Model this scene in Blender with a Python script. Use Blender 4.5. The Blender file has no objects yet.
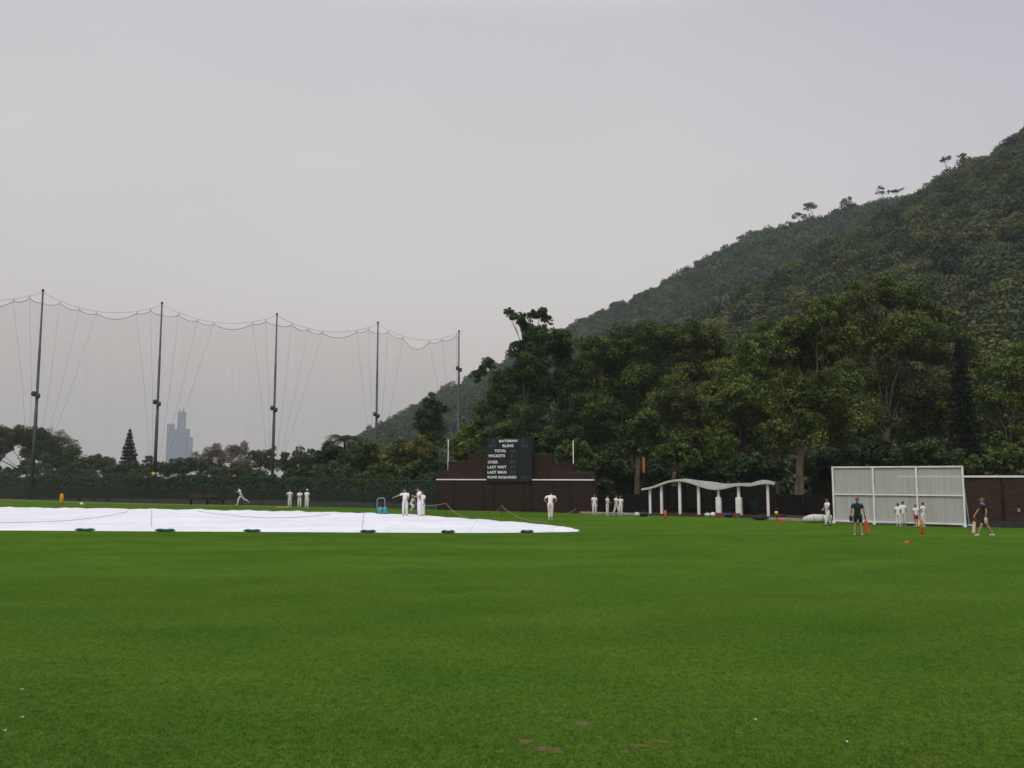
import bpy, bmesh, math, random
import numpy as np
from mathutils import Vector, Matrix

random.seed(7)
RNG = np.random.default_rng(7)
R = math.radians
sc = bpy.context.scene
COL = sc.collection
F = 870.0
H = 2.5
TH = math.atan(92.0 / F)
CT, ST = math.cos(TH), math.sin(TH)


def at(px, py, Y):
    up = 384.0 - py
    dy = F * CT - up * ST
    dz = F * ST + up * CT
    t = Y / dy
    return Vector(((px - 512.0) * t, Y, H + dz * t))


def ground(px, py):
    up = 384.0 - py
    dy = F * CT - up * ST
    dz = F * ST + up * CT
    t = -H / dz
    return Vector(((px - 512.0) * t, dy * t, 0.0))


def on_line(A, B, px, py):
    """pixel ray against the vertical plane through A, B: distance from A along AB, and height"""
    up = 384.0 - py
    dx = px - 512.0
    dy = F * CT - up * ST
    dz = F * ST + up * CT
    ux, uy = (B.x - A.x), (B.y - A.y)
    L = math.hypot(ux, uy)
    ux /= L
    uy /= L
    t = (A.x * uy - A.y * ux) / (dx * uy - dy * ux)
    X, Y = dx * t, dy * t
    return (X - A.x) * ux + (Y - A.y) * uy, H + dz * t


# ------------------------------------------------------------------ tagging
def tag(o, label=None, cat=None, group=None, kind=None):
    if label: o['label'] = label
    if cat: o['category'] = cat
    if group: o['group'] = group
    if kind: o['kind'] = kind
    return o


def empty(name, loc, rz=0.0, label=None, cat=None, group=None):
    o = bpy.data.objects.new(name, None)
    o.empty_display_size = 0.3
    COL.objects.link(o)
    o.location = loc
    o.rotation_euler = (0, 0, rz)
    return tag(o, label, cat, group)


def link_mesh(name, me, m, parent=None, smooth=False):
    o = bpy.data.objects.new(name, me)
    COL.objects.link(o)
    if m and not me.materials:
        me.materials.append(m)
    if parent: o.parent = parent
    if smooth:
        me.polygons.foreach_set('use_smooth', [True] * len(me.polygons))
    return o


def copy_thing(o, loc, rz=None, label=None):
    c = o.copy()
    COL.objects.link(c)
    c.location = loc
    if rz is not None: c.rotation_euler = (0, 0, rz)
    if label: c['label'] = label
    for ch in list(o.children):
        d = ch.copy()
        COL.objects.link(d)
        d.parent = c
        for g in list(ch.children):
            e = g.copy()
            COL.objects.link(e)
            e.parent = d
    return c


# ------------------------------------------------------------------ mesh builder
class MB:
    def __init__(self):
        self.v = []
        self.f = []

    def add(self, vs, fs):
        n = len(self.v)
        self.v += [tuple(p) for p in vs]
        self.f += [tuple(i + n for i in f) for f in fs]
        return self

    def box(self, c, s, rz=0.0, M=None):
        x, y, z = s[0] / 2, s[1] / 2, s[2] / 2
        vs = [Vector((a * x, b * y, d * z)) for a in (-1, 1) for b in (-1, 1) for d in (-1, 1)]
        Rm = M if M is not None else Matrix.Rotation(rz, 3, 'Z')
        vs = [Rm @ p + Vector(c) for p in vs]
        return self.add(vs, [(0, 1, 3, 2), (4, 6, 7, 5), (0, 4, 5, 1), (2, 3, 7, 6), (0, 2, 6, 4), (1, 5, 7, 3)])

    def bx(self, x0, x1, y0, y1, z0, z1):
        return self.box(((x0 + x1) / 2, (y0 + y1) / 2, (z0 + z1) / 2), (x1 - x0, y1 - y0, z1 - z0))

    def tube(self, pts, rad, n=6, cap=True):
        pts = [Vector(p) for p in pts]
        if not hasattr(rad, '__len__'): rad = [rad] * len(pts)
        ring = []
        ref = None
        for i, p in enumerate(pts):
            d = (pts[min(i + 1, len(pts) - 1)] - pts[max(i - 1, 0)]).normalized()
            if ref is None:
                ref = Vector((1, 0, 0)) if abs(d.x) < 0.8 else Vector((0, 1, 0))
            a = (ref - d * ref.dot(d)).normalized()
            ref = a
            b = d.cross(a)
            ring.append([p + (a * math.cos(2 * math.pi * k / n) + b * math.sin(2 * math.pi * k / n)) * rad[i] for k in range(n)])
        vs = [q for r in ring for q in r]
        fs = []
        for i in range(len(pts) - 1):
            for k in range(n):
                fs.append((i * n + k, i * n + (k + 1) % n, (i + 1) * n + (k + 1) % n, (i + 1) * n + k))
        if cap:
            fs.append(tuple(reversed(range(n))))
            fs.append(tuple((len(pts) - 1) * n + k for k in range(n)))
        return self.add(vs, fs)

    def ball(self, c, r, nu=10, nv=6, M=None):
        if not hasattr(r, '__len__'): r = (r, r, r)
        vs = []
        for i in range(nv + 1):
            t = math.pi * i / nv
            for k in range(nu):
                a = 2 * math.pi * k / nu
                p = Vector((math.sin(t) * math.cos(a) * r[0], math.sin(t) * math.sin(a) * r[1], math.cos(t) * r[2]))
                if M is not None: p = M @ p
                vs.append(p + Vector(c))
        fs = []
        for i in range(nv):
            for k in range(nu):
                fs.append((i * nu + k, (i + 1) * nu + k, (i + 1) * nu + (k + 1) % nu, i * nu + (k + 1) % nu))
        return self.add(vs, fs)

    def lathe(self, prof, n=12, c=(0, 0, 0)):
        vs = []
        for r, z in prof:
            for k in range(n):
                a = 2 * math.pi * k / n
                vs.append((c[0] + r * math.cos(a), c[1] + r * math.sin(a), c[2] + z))
        fs = []
        for i in range(len(prof) - 1):
            for k in range(n):
                fs.append((i * n + k, i * n + (k + 1) % n, (i + 1) * n + (k + 1) % n, (i + 1) * n + k))
        fs.append(tuple(reversed(range(n))))
        fs.append(tuple((len(prof) - 1) * n + k for k in range(n)))
        return self.add(vs, fs)

    def mesh(self, name):
        me = bpy.data.meshes.new(name)
        me.from_pydata([tuple(p) for p in self.v], [], self.f)
        me.validate()
        me.update()
        return me

    def build(self, name, m, parent=None, smooth=False, bevel=0.0):
        me = self.mesh(name)
        if bevel > 0:
            b = bmesh.new()
            b.from_mesh(me)
            bmesh.ops.bevel(b, geom=b.edges[:], offset=bevel, segments=1, affect='EDGES')
            b.to_mesh(me)
            b.free()
        return link_mesh(name, me, m, parent, smooth)


# ------------------------------------------------------------------ materials
def nodes(name):
    m = bpy.data.materials.new(name)
    m.use_nodes = True
    nt = m.node_tree
    return m, nt, nt.nodes['Principled BSDF']


def mat(name, c1, c2=None, scale=3.0, rough=0.7, stretch=(1, 1, 1), bump=0.0, metal=0.0, spec=0.3, detail=6, lo=.35, hi=.65):
    m, nt, b = nodes(name)
    b.inputs['Roughness'].default_value = rough
    b.inputs['Metallic'].default_value = metal
    b.inputs['Specular IOR Level'].default_value = spec
    if c2 is None:
        c2 = tuple(x * 0.75 for x in c1)
    tc = nt.nodes.new('ShaderNodeTexCoord')
    mp = nt.nodes.new('ShaderNodeMapping')
    mp.inputs['Scale'].default_value = stretch
    nz = nt.nodes.new('ShaderNodeTexNoise')
    nz.inputs['Scale'].default_value = scale
    nz.inputs['Detail'].default_value = detail
    cr = nt.nodes.new('ShaderNodeValToRGB')
    cr.color_ramp.elements[0].position = lo
    cr.color_ramp.elements[1].position = hi
    cr.color_ramp.elements[0].color = (*c2, 1)
    cr.color_ramp.elements[1].color = (*c1, 1)
    L = nt.links.new
    L(tc.outputs['Object'], mp.inputs[0])
    L(mp.outputs[0], nz.inputs['Vector'])
    L(nz.outputs[0], cr.inputs[0])
    L(cr.outputs[0], b.inputs['Base Color'])
    if bump:
        bp = nt.nodes.new('ShaderNodeBump')
        bp.inputs['Strength'].default_value = bump
        bp.inputs['Distance'].default_value = 0.02
        L(nz.outputs[0], bp.inputs['Height'])
        L(bp.outputs[0], b.inputs['Normal'])
    return m


def leaf_mat(name, dark, light, hue=0.02):
    """leaf colour varies leaf by leaf (face attribute 'tint') and tree by tree"""
    m, nt, b = nodes(name)
    L = nt.links.new
    a = nt.nodes.new('ShaderNodeAttribute')
    a.attribute_name = 'tint'
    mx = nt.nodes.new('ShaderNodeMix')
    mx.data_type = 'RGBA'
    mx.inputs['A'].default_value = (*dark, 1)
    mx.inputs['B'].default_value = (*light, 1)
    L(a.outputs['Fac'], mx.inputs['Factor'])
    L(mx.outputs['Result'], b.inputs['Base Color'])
    b.inputs['Roughness'].default_value = 0.6
    b.inputs['Specular IOR Level'].default_value = 0.2
    tr = nt.nodes.new('ShaderNodeBsdfTranslucent')
    L(mx.outputs['Result'], tr.inputs['Color'])
    ms = nt.nodes.new('ShaderNodeMixShader')
    ms.inputs[0].default_value = 0.2
    L(b.outputs[0], ms.inputs[1])
    L(tr.outputs[0], ms.inputs[2])
    L(ms.outputs[0], nt.nodes['Material Output'].inputs[0])
    return m


def mesh_mat(name, col, opacity, rough=0.8):
    """fine netting whose threads are far thinner than a pixel: part thread, part air"""
    m, nt, b = nodes(name)
    L = nt.links.new
    b.inputs['Base Color'].default_value = (*col, 1)
    b.inputs['Roughness'].default_value = rough
    tp = nt.nodes.new('ShaderNodeBsdfTransparent')
    ms = nt.nodes.new('ShaderNodeMixShader')
    tc = nt.nodes.new('ShaderNodeTexCoord')
    mp = nt.nodes.new('ShaderNodeMapping')
    mp.inputs['Scale'].default_value = (1.6, 1.6, 0.05)
    nz = nt.nodes.new('ShaderNodeTexNoise')
    nz.inputs['Scale'].default_value = 1.0
    mr = nt.nodes.new('ShaderNodeMapRange')
    mr.inputs[3].default_value = opacity * 0.78
    mr.inputs[4].default_value = opacity * 1.22
    L(tc.outputs['Object'], mp.inputs[0])
    L(mp.outputs[0], nz.inputs['Vector'])
    L(nz.outputs[0], mr.inputs[0])
    L(mr.outputs[0], ms.inputs[0])
    L(tp.outputs[0], ms.inputs[1])
    L(b.outputs[0], ms.inputs[2])
    L(ms.outputs[0], nt.nodes['Material Output'].inputs[0])
    return m


M = {}
M['white'] = mat('white_paint', (.80, .80, .80), (.66, .66, .65), 2.0, .5)
M['cloth'] = mat('white_cloth', (.80, .80, .82), (.70, .70, .72), 9.0, .85)
M['cream'] = mat('cream_flannel', (.74, .72, .66), (.62, .60, .54), 9.0, .85)
M['skin'] = mat('skin', (.42, .24, .16), (.36, .20, .13), 8.0, .55)
M['skin2'] = mat('tan_skin', (.26, .14, .09), (.22, .12, .08), 8.0, .55)
M['hair'] = mat('dark_hair', (.02, .016, .014), (.012, .01, .01), 20, .6)
M['hair2'] = mat('auburn_hair', (.20, .07, .03), (.12, .045, .02), 20, .6)
M['black'] = mat('black_cloth', (.018, .019, .025), (.012, .012, .016), 9, .85)
M['navy'] = mat('navy_cloth', (.02, .03, .07), (.015, .02, .05), 9, .85)
M['blue'] = mat('pale_blue_cloth', (.07, .20, .40), (.05, .15, .32), 9, .85)
M['redc'] = mat('red_cloth', (.45, .03, .05), (.34, .02, .04), 9, .85)
M['shoe'] = mat('shoe_leather', (.55, .55, .58), (.40, .42, .5), 20, .6)
M['shoed'] = mat('dark_shoe', (.03, .03, .035), None, 20, .6)
M['orange'] = mat('orange_plastic', (.75, .20, .02), (.65, .16, .02), 5, .45)
M['red'] = mat('red_plastic', (.72, .05, .02), (.6, .04, .02), 5, .45)
M['yellow'] = mat('yellow_plastic', (.75, .36, .02), (.6, .28, .02), 5, .45)
M['yel2'] = mat('bright_yellow_plastic', (.80, .58, .05), (.7, .48, .04), 5, .45)
M['teal'] = mat('teal_canvas', (.022, .12, .12), (.012, .06, .06), 5, .7)
M['teal2'] = mat('teal_plastic', (.05, .33, .36), (.04, .25, .28), 5, .5)
M['steel'] = mat('galvanised_steel', (.10, .11, .12), (.06, .065, .07), 1.2, .5, metal=.3, stretch=(1, 1, .3))
M['pale_steel'] = mat('pale_steel', (.32, .34, .34), (.2, .22, .22), 3, .5)
M['wire'] = mat('dark_wire', (.10, .10, .10), (.08, .08, .08), 3, .6)
M['rope'] = mat('grey_rope', (.30, .30, .28), (.22, .22, .20), 5, .8)
M['gear'] = mat('black_steel', (.02, .02, .022), None, 5, .6)
M['timber'] = mat('dark_stained_timber', (.023, .016, .013), (.012, .009, .008), 2.0, .75, stretch=(1, 1, 7), spec=.15)
M['timber2'] = mat('brown_timber_boards', (.060, .036, .027), (.034, .021, .016), 2.0, .75, stretch=(1, 1, 7), spec=.15)
M['board'] = mat('blackboard', (.014, .018, .021), (.010, .012, .014), 3, .6, spec=.2)
M['letter'] = mat('white_letters', (.82, .82, .82), (.74, .74, .74), 30, .6)
M['slot'] = mat('grey_number_plate', (.045, .048, .05), (.03, .032, .034), 30, .6)
M['bark'] = mat('grey_bark', (.105, .092, .072), (.045, .038, .030), 3.0, .9, stretch=(1, 1, .3), bump=.5)
M['bark2'] = mat('pale_bark', (.20, .155, .10), (.07, .052, .036), 2.0, .9, stretch=(1, 1, .3), bump=.5)
M['bark3'] = mat('dark_bark', (.05, .04, .03), (.03, .022, .018), 3.0, .9, stretch=(1, 1, .3), bump=.5)
M['brick'] = mat('red_brick', (.22, .065, .045), (.14, .045, .035), 8, .85)
M['kerb'] = mat('pale_concrete', (.36, .31, .26), (.22, .19, .16), 2, .85)
M['roofg'] = mat('grey_roof_sheet', (.36, .38, .37), (.20, .22, .21), 1.3, .5, stretch=(1, 4, 1))
M['roll'] = mat('off_white_canvas', (.62, .61, .56), (.42, .41, .38), 2.5, .8)
M['net'] = mesh_mat('netting', (.12, .11, .10), .125)
M['fnet'] = mesh_mat('green_chain_mesh', (.014, .034, .018), .15)
M['shade'] = mesh_mat('dark_shade_cloth', (.006, .013, .008), .68)
M['g_dark'] = leaf_mat('dark_leaves', (.014, .036, .009), (.078, .128, .025))
M['g_mid'] = leaf_mat('mid_green_leaves', (.022, .048, .010), (.130, .172, .032))
M['g_olive'] = leaf_mat('olive_leaves', (.024, .046, .009), (.165, .195, .036))
M['g_light'] = leaf_mat('light_leaves', (.034, .068, .010), (.195, .228, .036))
M['g_yellow'] = leaf_mat('yellowing_leaves', (.045, .062, .010), (.21, .19, .028))
M['g_dry'] = leaf_mat('dry_twigs', (.09, .08, .055), (.24, .22, .17))
M['g_hedge'] = leaf_mat('hedge_leaves', (.010, .028, .007), (.050, .088, .018))
M['g_pine'] = leaf_mat('needle_leaves', (.008, .018, .008), (.036, .056, .022))


# ------------------------------------------------------------------ leaves (numpy)
def unit(v):
    return v / np.maximum(np.linalg.norm(v, axis=1, keepdims=True), 1e-9)


def leaf_arrays(P, N, S, aspect=0.6, rng=RNG):
    n = len(P)
    N = unit(N)
    T = unit(np.cross(N, rng.normal(size=(n, 3))))
    B = np.cross(N, T)
    S = S[:, None]
    w = aspect
    c = np.stack([P - T * S * .5, P - B * S * .5 * w + T * S * .05, P + T * S * .5, P + B * S * .5 * w - T * S * .05], axis=1)
    return c.reshape(-1, 3)


def quads_mesh(name, V, tint):
    n = len(V) // 4
    me = bpy.data.meshes.new(name)
    me.vertices.add(4 * n)
    me.vertices.foreach_set('co', V.astype(np.float32).ravel())
    me.loops.add(4 * n)
    me.loops.foreach_set('vertex_index', np.arange(4 * n, dtype=np.int32))
    me.polygons.add(n)
    me.polygons.foreach_set('loop_start', np.arange(0, 4 * n, 4, dtype=np.int32))
    at_ = me.attributes.new('tint', 'FLOAT', 'FACE')
    at_.data.foreach_set('value', np.clip(tint, 0, 1).astype(np.float32))
    me.update(calc_edges=True)
    return me


def rand_dir(n, rng, up=0.0):
    d = unit(rng.normal(size=(n, 3)))
    if up:
        d[:, 2] += up
        d = unit(d)
    return d


def crown_arrays(lobes, leaf=.36, cover=1.3, sub=16, flat=.85, clump=.42, rng=RNG, inner=.25):
    """lobes: (x,y,z,r). every lobe is a set of smaller leaf clumps, every clump a shell of leaves"""
    Ps, Ns, Ts = [], [], []
    for (x, y, z, r) in lobes:
        k = max(6, int(sub * (0.7 + 0.32 * r)))
        d = rand_dir(k, rng, .25)
        rad = r * rng.uniform(.45, 1.02, k)[:, None]
        C = d * rad * np.array([1, 1, flat]) + np.array([x, y, z])
        cr = r * clump * rng.uniform(.55, 1.25, k)
        tot = cover * 4 * math.pi * r * r / (.30 * leaf * leaf)
        wts = cr ** 2
        cnt = np.maximum(12, (tot * wts / wts.sum())).astype(int)
        for j in range(k):
            n = cnt[j]
            dd = rand_dir(n, rng, .35)
            rr = cr[j] * rng.uniform(.55, 1.1, n)[:, None]
            p = C[j] + dd * rr * np.array([1, 1, .75])
            Ps.append(p)
            Ns.append(dd * .8 + rng.normal(size=(n, 3)) * .6 + np.array([0, 0, .35]))
            Ts.append(np.clip(rng.normal(.40, .16, n) + rng.normal(0, .20), 0, 1))
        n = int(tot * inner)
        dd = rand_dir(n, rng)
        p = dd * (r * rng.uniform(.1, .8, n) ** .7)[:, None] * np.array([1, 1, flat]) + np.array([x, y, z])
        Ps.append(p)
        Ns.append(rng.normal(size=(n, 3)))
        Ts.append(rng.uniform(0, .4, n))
    P = np.concatenate(Ps)
    N = np.concatenate(Ns)
    T = np.concatenate(Ts)
    S = leaf * rng.uniform(.6, 1.35, len(P))
    return leaf_arrays(P, N, S, rng=rng), T


def trunk_builder(base, targets, r0, rng, fork=.35, wig=.35):
    mb = MB()
    base = Vector(base)
    top = max(t[2] for t in targets)
    cx = sum(t[0] for t in targets) / len(targets)
    cy = sum(t[1] for t in targets) / len(targets)
    fz = base.z + (top - base.z) * fork
    fork_p = Vector((base.x + (cx - base.x) * .35, base.y + (cy - base.y) * .35, fz))
    pts, rad = [], []
    for i in range(6):
        t = i / 5
        p = base.lerp(fork_p, t)
        if 0 < i: p += Vector((rng.uniform(-wig, wig), rng.uniform(-wig, wig), 0)) * r0 * 1.2 * t
        pts.append(p)
        rad.append(r0 * (1.35 - .35 * min(1, t * 3)) * (1 - .3 * t))
    pts[0].z -= .15
    mb.tube(pts, rad, 10)
    f = pts[-1]
    for (x, y, z, r) in targets:
        e = Vector((x, y, z + r * .1))
        mid = f.lerp(e, .5) + Vector((rng.uniform(-1, 1), rng.uniform(-1, 1), rng.uniform(-.3, .6))) * .12 * (e - f).length
        ra = r0 * .34 * min(1, .25 + r / 4)
        mb.tube([f - Vector((0, 0, r0 * .5)), f.lerp(mid, .5) + Vector((0, 0, .05)), mid, mid.lerp(e, .5), e], [ra * 1.2, ra, ra * .75, ra * .5, ra * .2], 6)
        for q in range(2):
            d = Vector((rng.uniform(-1, 1), rng.uniform(-1, 1), rng.uniform(-.2, .8))).normalized() * r * .85
            c = Vector((x, y, z))
            s = mid.lerp(e, rng.uniform(.1, .7))
            mb.tube([s, s.lerp(c + d, .5) + Vector((0, 0, .1)), c + d], [ra * .45, ra * .3, ra * .1], 5)
    return mb


TREES = 0


def tree_px(name, label, base_px, D, lobes, m, bark='bark', leaf=.36, cover=1.3, r0=.35, sub=16, flat=.85, clump=.42,
            group=None, cat='tree', base_z=0.0, depth=1.0, fork=.35, inner=.25, fill=1):
    """lobes given as (px, py, radius px) at this tree's own distance; each becomes a real 3-D ball of leaf clumps"""
    global TREES
    TREES += 1
    rng = np.random.default_rng(100 + TREES)
    rr = random.Random(100 + TREES)
    b = at(base_px, 476, D)
    root = empty(name, (b.x, b.y, base_z), 0, label, cat, group)
    L = []
    for l in lobes:
        px, py, rp = l[:3]
        dy = l[3] if len(l) > 3 else rr.uniform(-1, 1) * depth * rp * D / F
        p = at(px, py, D + dy)
        r = rp * D / F
        L.append((p.x - b.x, p.y - b.y, p.z - base_z, r))
    L0 = list(L)
    if fill:
        for i, a in enumerate(L0):
            near_ = sorted([b_ for b_ in L0 if b_ is not a], key=lambda b_: (b_[0] - a[0]) ** 2 + (b_[2] - a[2]) ** 2)[:2]
            for b_ in near_[:fill]:
                L.append(((a[0] + b_[0]) / 2, (a[1] + b_[1]) / 2 + rr.uniform(-.2, .9) * a[3], (a[2] + b_[2]) / 2 - .1 * a[3], min(a[3], b_[3]) * .85))
    V, T = crown_arrays(L, leaf, cover, sub, flat, clump, rng, inner)
    L = L0
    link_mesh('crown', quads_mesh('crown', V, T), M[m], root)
    trunk_builder((0, 0, 0), L, r0, rr, fork).build('trunk', M[bark], root, True)
    return root


# ------------------------------------------------------------------ world
w = bpy.data.worlds.new('World')
sc.world = w
w.use_nodes = True
nt = w.node_tree
bg = nt.nodes['Background']
L = nt.links.new
SUN_EL, SUN_RZ = R(55), R(200)
sky = nt.nodes.new('ShaderNodeTexSky')
sky.sky_type = 'NISHITA'
sky.sun_disc = False
sky.sun_elevation = SUN_EL
sky.sun_rotation = SUN_RZ
sky.dust_density = 4
sky.air_density = 1.5
tc = nt.nodes.new('ShaderNodeTexCoord')
sp = nt.nodes.new('ShaderNodeSeparateXYZ')
L(tc.outputs['Generated'], sp.inputs[0])
cr = nt.nodes.new('ShaderNodeValToRGB')
e = cr.color_ramp.elements
e[0].position = 0.0
e[1].position = 1.0
SKY = [(0.0, (.575, .515, .455)), (.08, (.59, .535, .480)), (.20, (.655, .622, .598)), (.34, (.655, .635, .640)), (.48, (.615, .60, .625)), (.70, (1.15, 1.15, 1.18)), (1.0, (1.65, 1.65, 1.70))]
e[0].color = (*SKY[0][1], 1)
e[1].color = (*SKY[-1][1], 1)
for p_, c_ in SKY[1:-1]:
    q = cr.color_ramp.elements.new(p_)
    q.color = (*c_, 1)
L(sp.outputs['Z'], cr.inputs[0])
# soft cloud-deck unevenness
nz = nt.nodes.new('ShaderNodeTexNoise')
nz.inputs['Scale'].default_value = 1.4
nz.inputs['Detail'].default_value = 3
mp = nt.nodes.new('ShaderNodeMapping')
mp.inputs['Scale'].default_value = (1, 1, 2.5)
L(tc.outputs['Generated'], mp.inputs[0])
L(mp.outputs[0], nz.inputs['Vector'])
mr = nt.nodes.new('ShaderNodeMapRange')
mr.inputs[1].default_value = .3
mr.inputs[2].default_value = .7
mr.inputs[3].default_value = .96
mr.inputs[4].default_value = 1.04
L(nz.outputs[0], mr.inputs[0])
vm = nt.nodes.new('ShaderNodeVectorMath')
vm.operation = 'SCALE'
L(cr.outputs[0], vm.inputs[0])
L(mr.outputs[0], vm.inputs['Scale'])
mx = nt.nodes.new('ShaderNodeMix')
mx.data_type = 'RGBA'
mx.inputs['Factor'].default_value = .96
vs = nt.nodes.new('ShaderNodeVectorMath')
vs.operation = 'SCALE'
vs.inputs['Scale'].default_value = .10
L(sky.outputs[0], vs.inputs[0])
L(vs.outputs[0], mx.inputs['A'])
az = nt.nodes.new('ShaderNodeMath')
az.operation = 'MULTIPLY'
L(sp.outputs['X'], az.inputs[0])
L(sp.outputs['Z'], az.inputs[1])
azr = nt.nodes.new('ShaderNodeValToRGB')
azr.color_ramp.elements[0].position = .06
azr.color_ramp.elements[1].position = .24
azr.color_ramp.elements[0].color = (1, 1, 1, 1)
azr.color_ramp.elements[1].color = (.78, .79, .88, 1)
L(az.outputs[0], azr.inputs[0])
vz = nt.nodes.new('ShaderNodeVectorMath')
vz.operation = 'MULTIPLY'
L(vm.outputs[0], vz.inputs[0])
L(azr.outputs[0], vz.inputs[1])
L(vz.outputs[0], mx.inputs['B'])
L(mx.outputs['Result'], bg.inputs['Color'])
bg.inputs['Strength'].default_value = 1.0

sun = bpy.data.lights.new('sun', 'SUN')
sun.energy = 1.1
sun.angle = R(18)
sun.color = (1, .96, .90)
so = bpy.data.objects.new('sun', sun)
COL.objects.link(so)
so.rotation_euler = (R(90) - SUN_EL, 0, R(180) - SUN_RZ + R(0))
so.location = (0, 0, 60)

# ------------------------------------------------------------------ camera
cam = bpy.data.cameras.new('camera')
co = bpy.data.objects.new('camera', cam)
COL.objects.link(co)
co.location = (0, 0, H)
co.rotation_euler = (R(90) + TH, 0, 0)
cam.sensor_width = 36
cam.lens = F / 1024 * 36
cam.clip_start = .1
cam.clip_end = 9000
sc.camera = co
sc.view_settings.view_transform = 'Standard'
sc.view_settings.look = 'None'
sc.view_settings.gamma = 1
sc.view_settings.exposure = 0
sc.view_settings.use_curve_mapping = False
sc.render.engine = 'CYCLES'
sc.cycles.use_denoising = True
try:
    sc.cycles.denoiser = 'OPENIMAGEDENOISE'
except Exception:
    pass
sc.cycles.max_bounces = 5
sc.cycles.diffuse_bounces = 2
sc.cycles.glossy_bounces = 2
sc.cycles.transmission_bounces = 3
sc.cycles.volume_bounces = 0
sc.cycles.transparent_max_bounces = 12
sc.cycles.use_adaptive_sampling = True
sc.cycles.adaptive_threshold = .02
sc.render.film_transparent = False

# ------------------------------------------------------------------ ground
mg = mat('earth', (.05, .05, .028), (.03, .032, .018), .15, .95)
g = MB().add([(-2480, -55, -.02), (2480, -55, -.02), (2480, 4190, -.02), (-2480, 4190, -.02)], [(0, 1, 2, 3)]).build('ground', mg)
tag(g, kind='structure')


def turf_material():
    m, nt, b = nodes('turf')
    L = nt.links.new
    N_ = nt.nodes.new
    tc = N_('ShaderNodeTexCoord')
    tc.name = 'coords'

    def noise(scale, stretch, detail=4, rough=.6):
        mp = N_('ShaderNodeMapping')
        mp.inputs['Scale'].default_value = stretch
        nz = N_('ShaderNodeTexNoise')
        nz.inputs['Scale'].default_value = scale
        nz.inputs['Detail'].default_value = detail
        nz.inputs['Roughness'].default_value = rough
        L(tc.outputs['Object'], mp.inputs[0])
        L(mp.outputs[0], nz.inputs['Vector'])
        return nz.outputs[0]

    def ramp(src, lo, hi, a, c):
        r_ = N_('ShaderNodeMapRange')
        r_.inputs[1].default_value = lo
        r_.inputs[2].default_value = hi
        r_.inputs[3].default_value = a
        r_.inputs[4].default_value = c
        L(src, r_.inputs[0])
        return r_.outputs[0]

    def mul(a, c):
        r_ = N_('ShaderNodeMath')
        r_.operation = 'MULTIPLY'
        L(a, r_.inputs[0])
        L(c, r_.inputs[1])
        return r_.outputs[0]

    n1 = ramp(noise(.10, (.30, 1.5, 1), 3), .3, .7, .86, 1.14)      # broad mowing / wear bands
    n2 = ramp(noise(.9, (.5, 1, 1), 5), .3, .7, .94, 1.06)
    n3 = ramp(noise(11, (1, .6, 1), 9, .86), .35, .65, .50, 1.55)
    n4 = ramp(noise(70, (1, 1, 1), 3, .8), .3, .7, .62, 1.38)
    k = mul(mul(n1, n2), mul(n3, n4))
    hue = ramp(noise(.5, (.6, 1, 1), 4), .35, .65, 0, 1)
    c = N_('ShaderNodeMix')
    c.data_type = 'RGBA'
    c.inputs['A'].default_value = (.047, .107, .011, 1)
    c.inputs['B'].default_value = (.070, .127, .014, 1)
    L(hue, c.inputs['Factor'])
    s = N_('ShaderNodeVectorMath')
    s.operation = 'SCALE'
    L(c.outputs['Result'], s.inputs[0])
    L(k, s.inputs['Scale'])
    # straw-coloured and soil flecks through the sward
    pm = ramp(noise(5.5, (1, .6, 1), 8, .8), .60, .74, 0, .40)
    c2 = N_('ShaderNodeMix')
    c2.data_type = 'RGBA'
    L(pm, c2.inputs['Factor'])
    L(s.outputs[0], c2.inputs['A'])
    c2.inputs['B'].default_value = (.15, .115, .035, 1)
    L(c2.outputs['Result'], b.inputs['Base Color'])
    b.inputs['Roughness'].default_value = .95
    b.inputs['Specular IOR Level'].default_value = 0
    bp = N_('ShaderNodeBump')
    bp.inputs['Strength'].default_value = .6
    bp.inputs['Distance'].default_value = .02
    L(n4, bp.inputs['Height'])
    L(bp.outputs[0], b.inputs['Normal'])
    return m


turf = turf_material()
# edge of the mown field: follows the foot of the fences
edge_px = [(-330, 497), (-100, 497.5), (0, 499), (130, 503), (290, 506.2), (437, 509.5), (593, 513.2), (650, 515.5), (700, 516.5), (770, 519), (833, 522.5), (966, 527.2), (1040, 528.6), (1250, 531)]
EP = [ground(*p) for p in edge_px]
fv = [(-75, -25, 0.0), (60, -25, 0.0)] + [(p.x, p.y, 0.0) for p in reversed(EP)]
bm = bmesh.new()
vv = [bm.verts.new(p) for p in fv]
fc = bm.faces.new(vv)
bmesh.ops.triangulate(bm, faces=[fc])
me = bpy.data.meshes.new('field')
bm.to_mesh(me)
bm.free()
fo = link_mesh('field', me, turf)
tag(fo, kind='structure')

# grass blades near the camera
NB = 520000
rg = np.random.default_rng(5)
u = rg.random(NB)
Dg = 5.2 + 19 * u ** 1.55 + rg.exponential(1.2, NB) * u
Xg = (rg.random(NB) - .5) * 1.5 * Dg
SOIL = [(582, 724, 12, 5), (525, 742, 13, 4), (548, 749, 26, 4), (556, 752, 14, 3), (640, 746, 20, 3), (662, 742, 16, 3), (785, 711, 8, 3), (811, 711, 7, 3), (681, 731, 9, 2), (740, 733, 10, 2), (625, 752, 9, 3), (500, 752, 9, 3), (600, 738, 7, 2), (773, 736, 6, 2)]
SP = []
for px_, py_, w_, h_ in SOIL:
    c_ = ground(px_, py_)
    SP.append((c_.x, c_.y, w_ * c_.y / F * .5, h_ * c_.y * c_.y / 2175 * .5))
keep = np.ones(NB, bool)
for cx_, cy_, rx_, ry_ in SP:
    keep &= ~((((Xg - cx_) / rx_) ** 2 + ((Dg - cy_) / ry_) ** 2 < 1.0) & (rg.random(NB) < .60))
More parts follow.
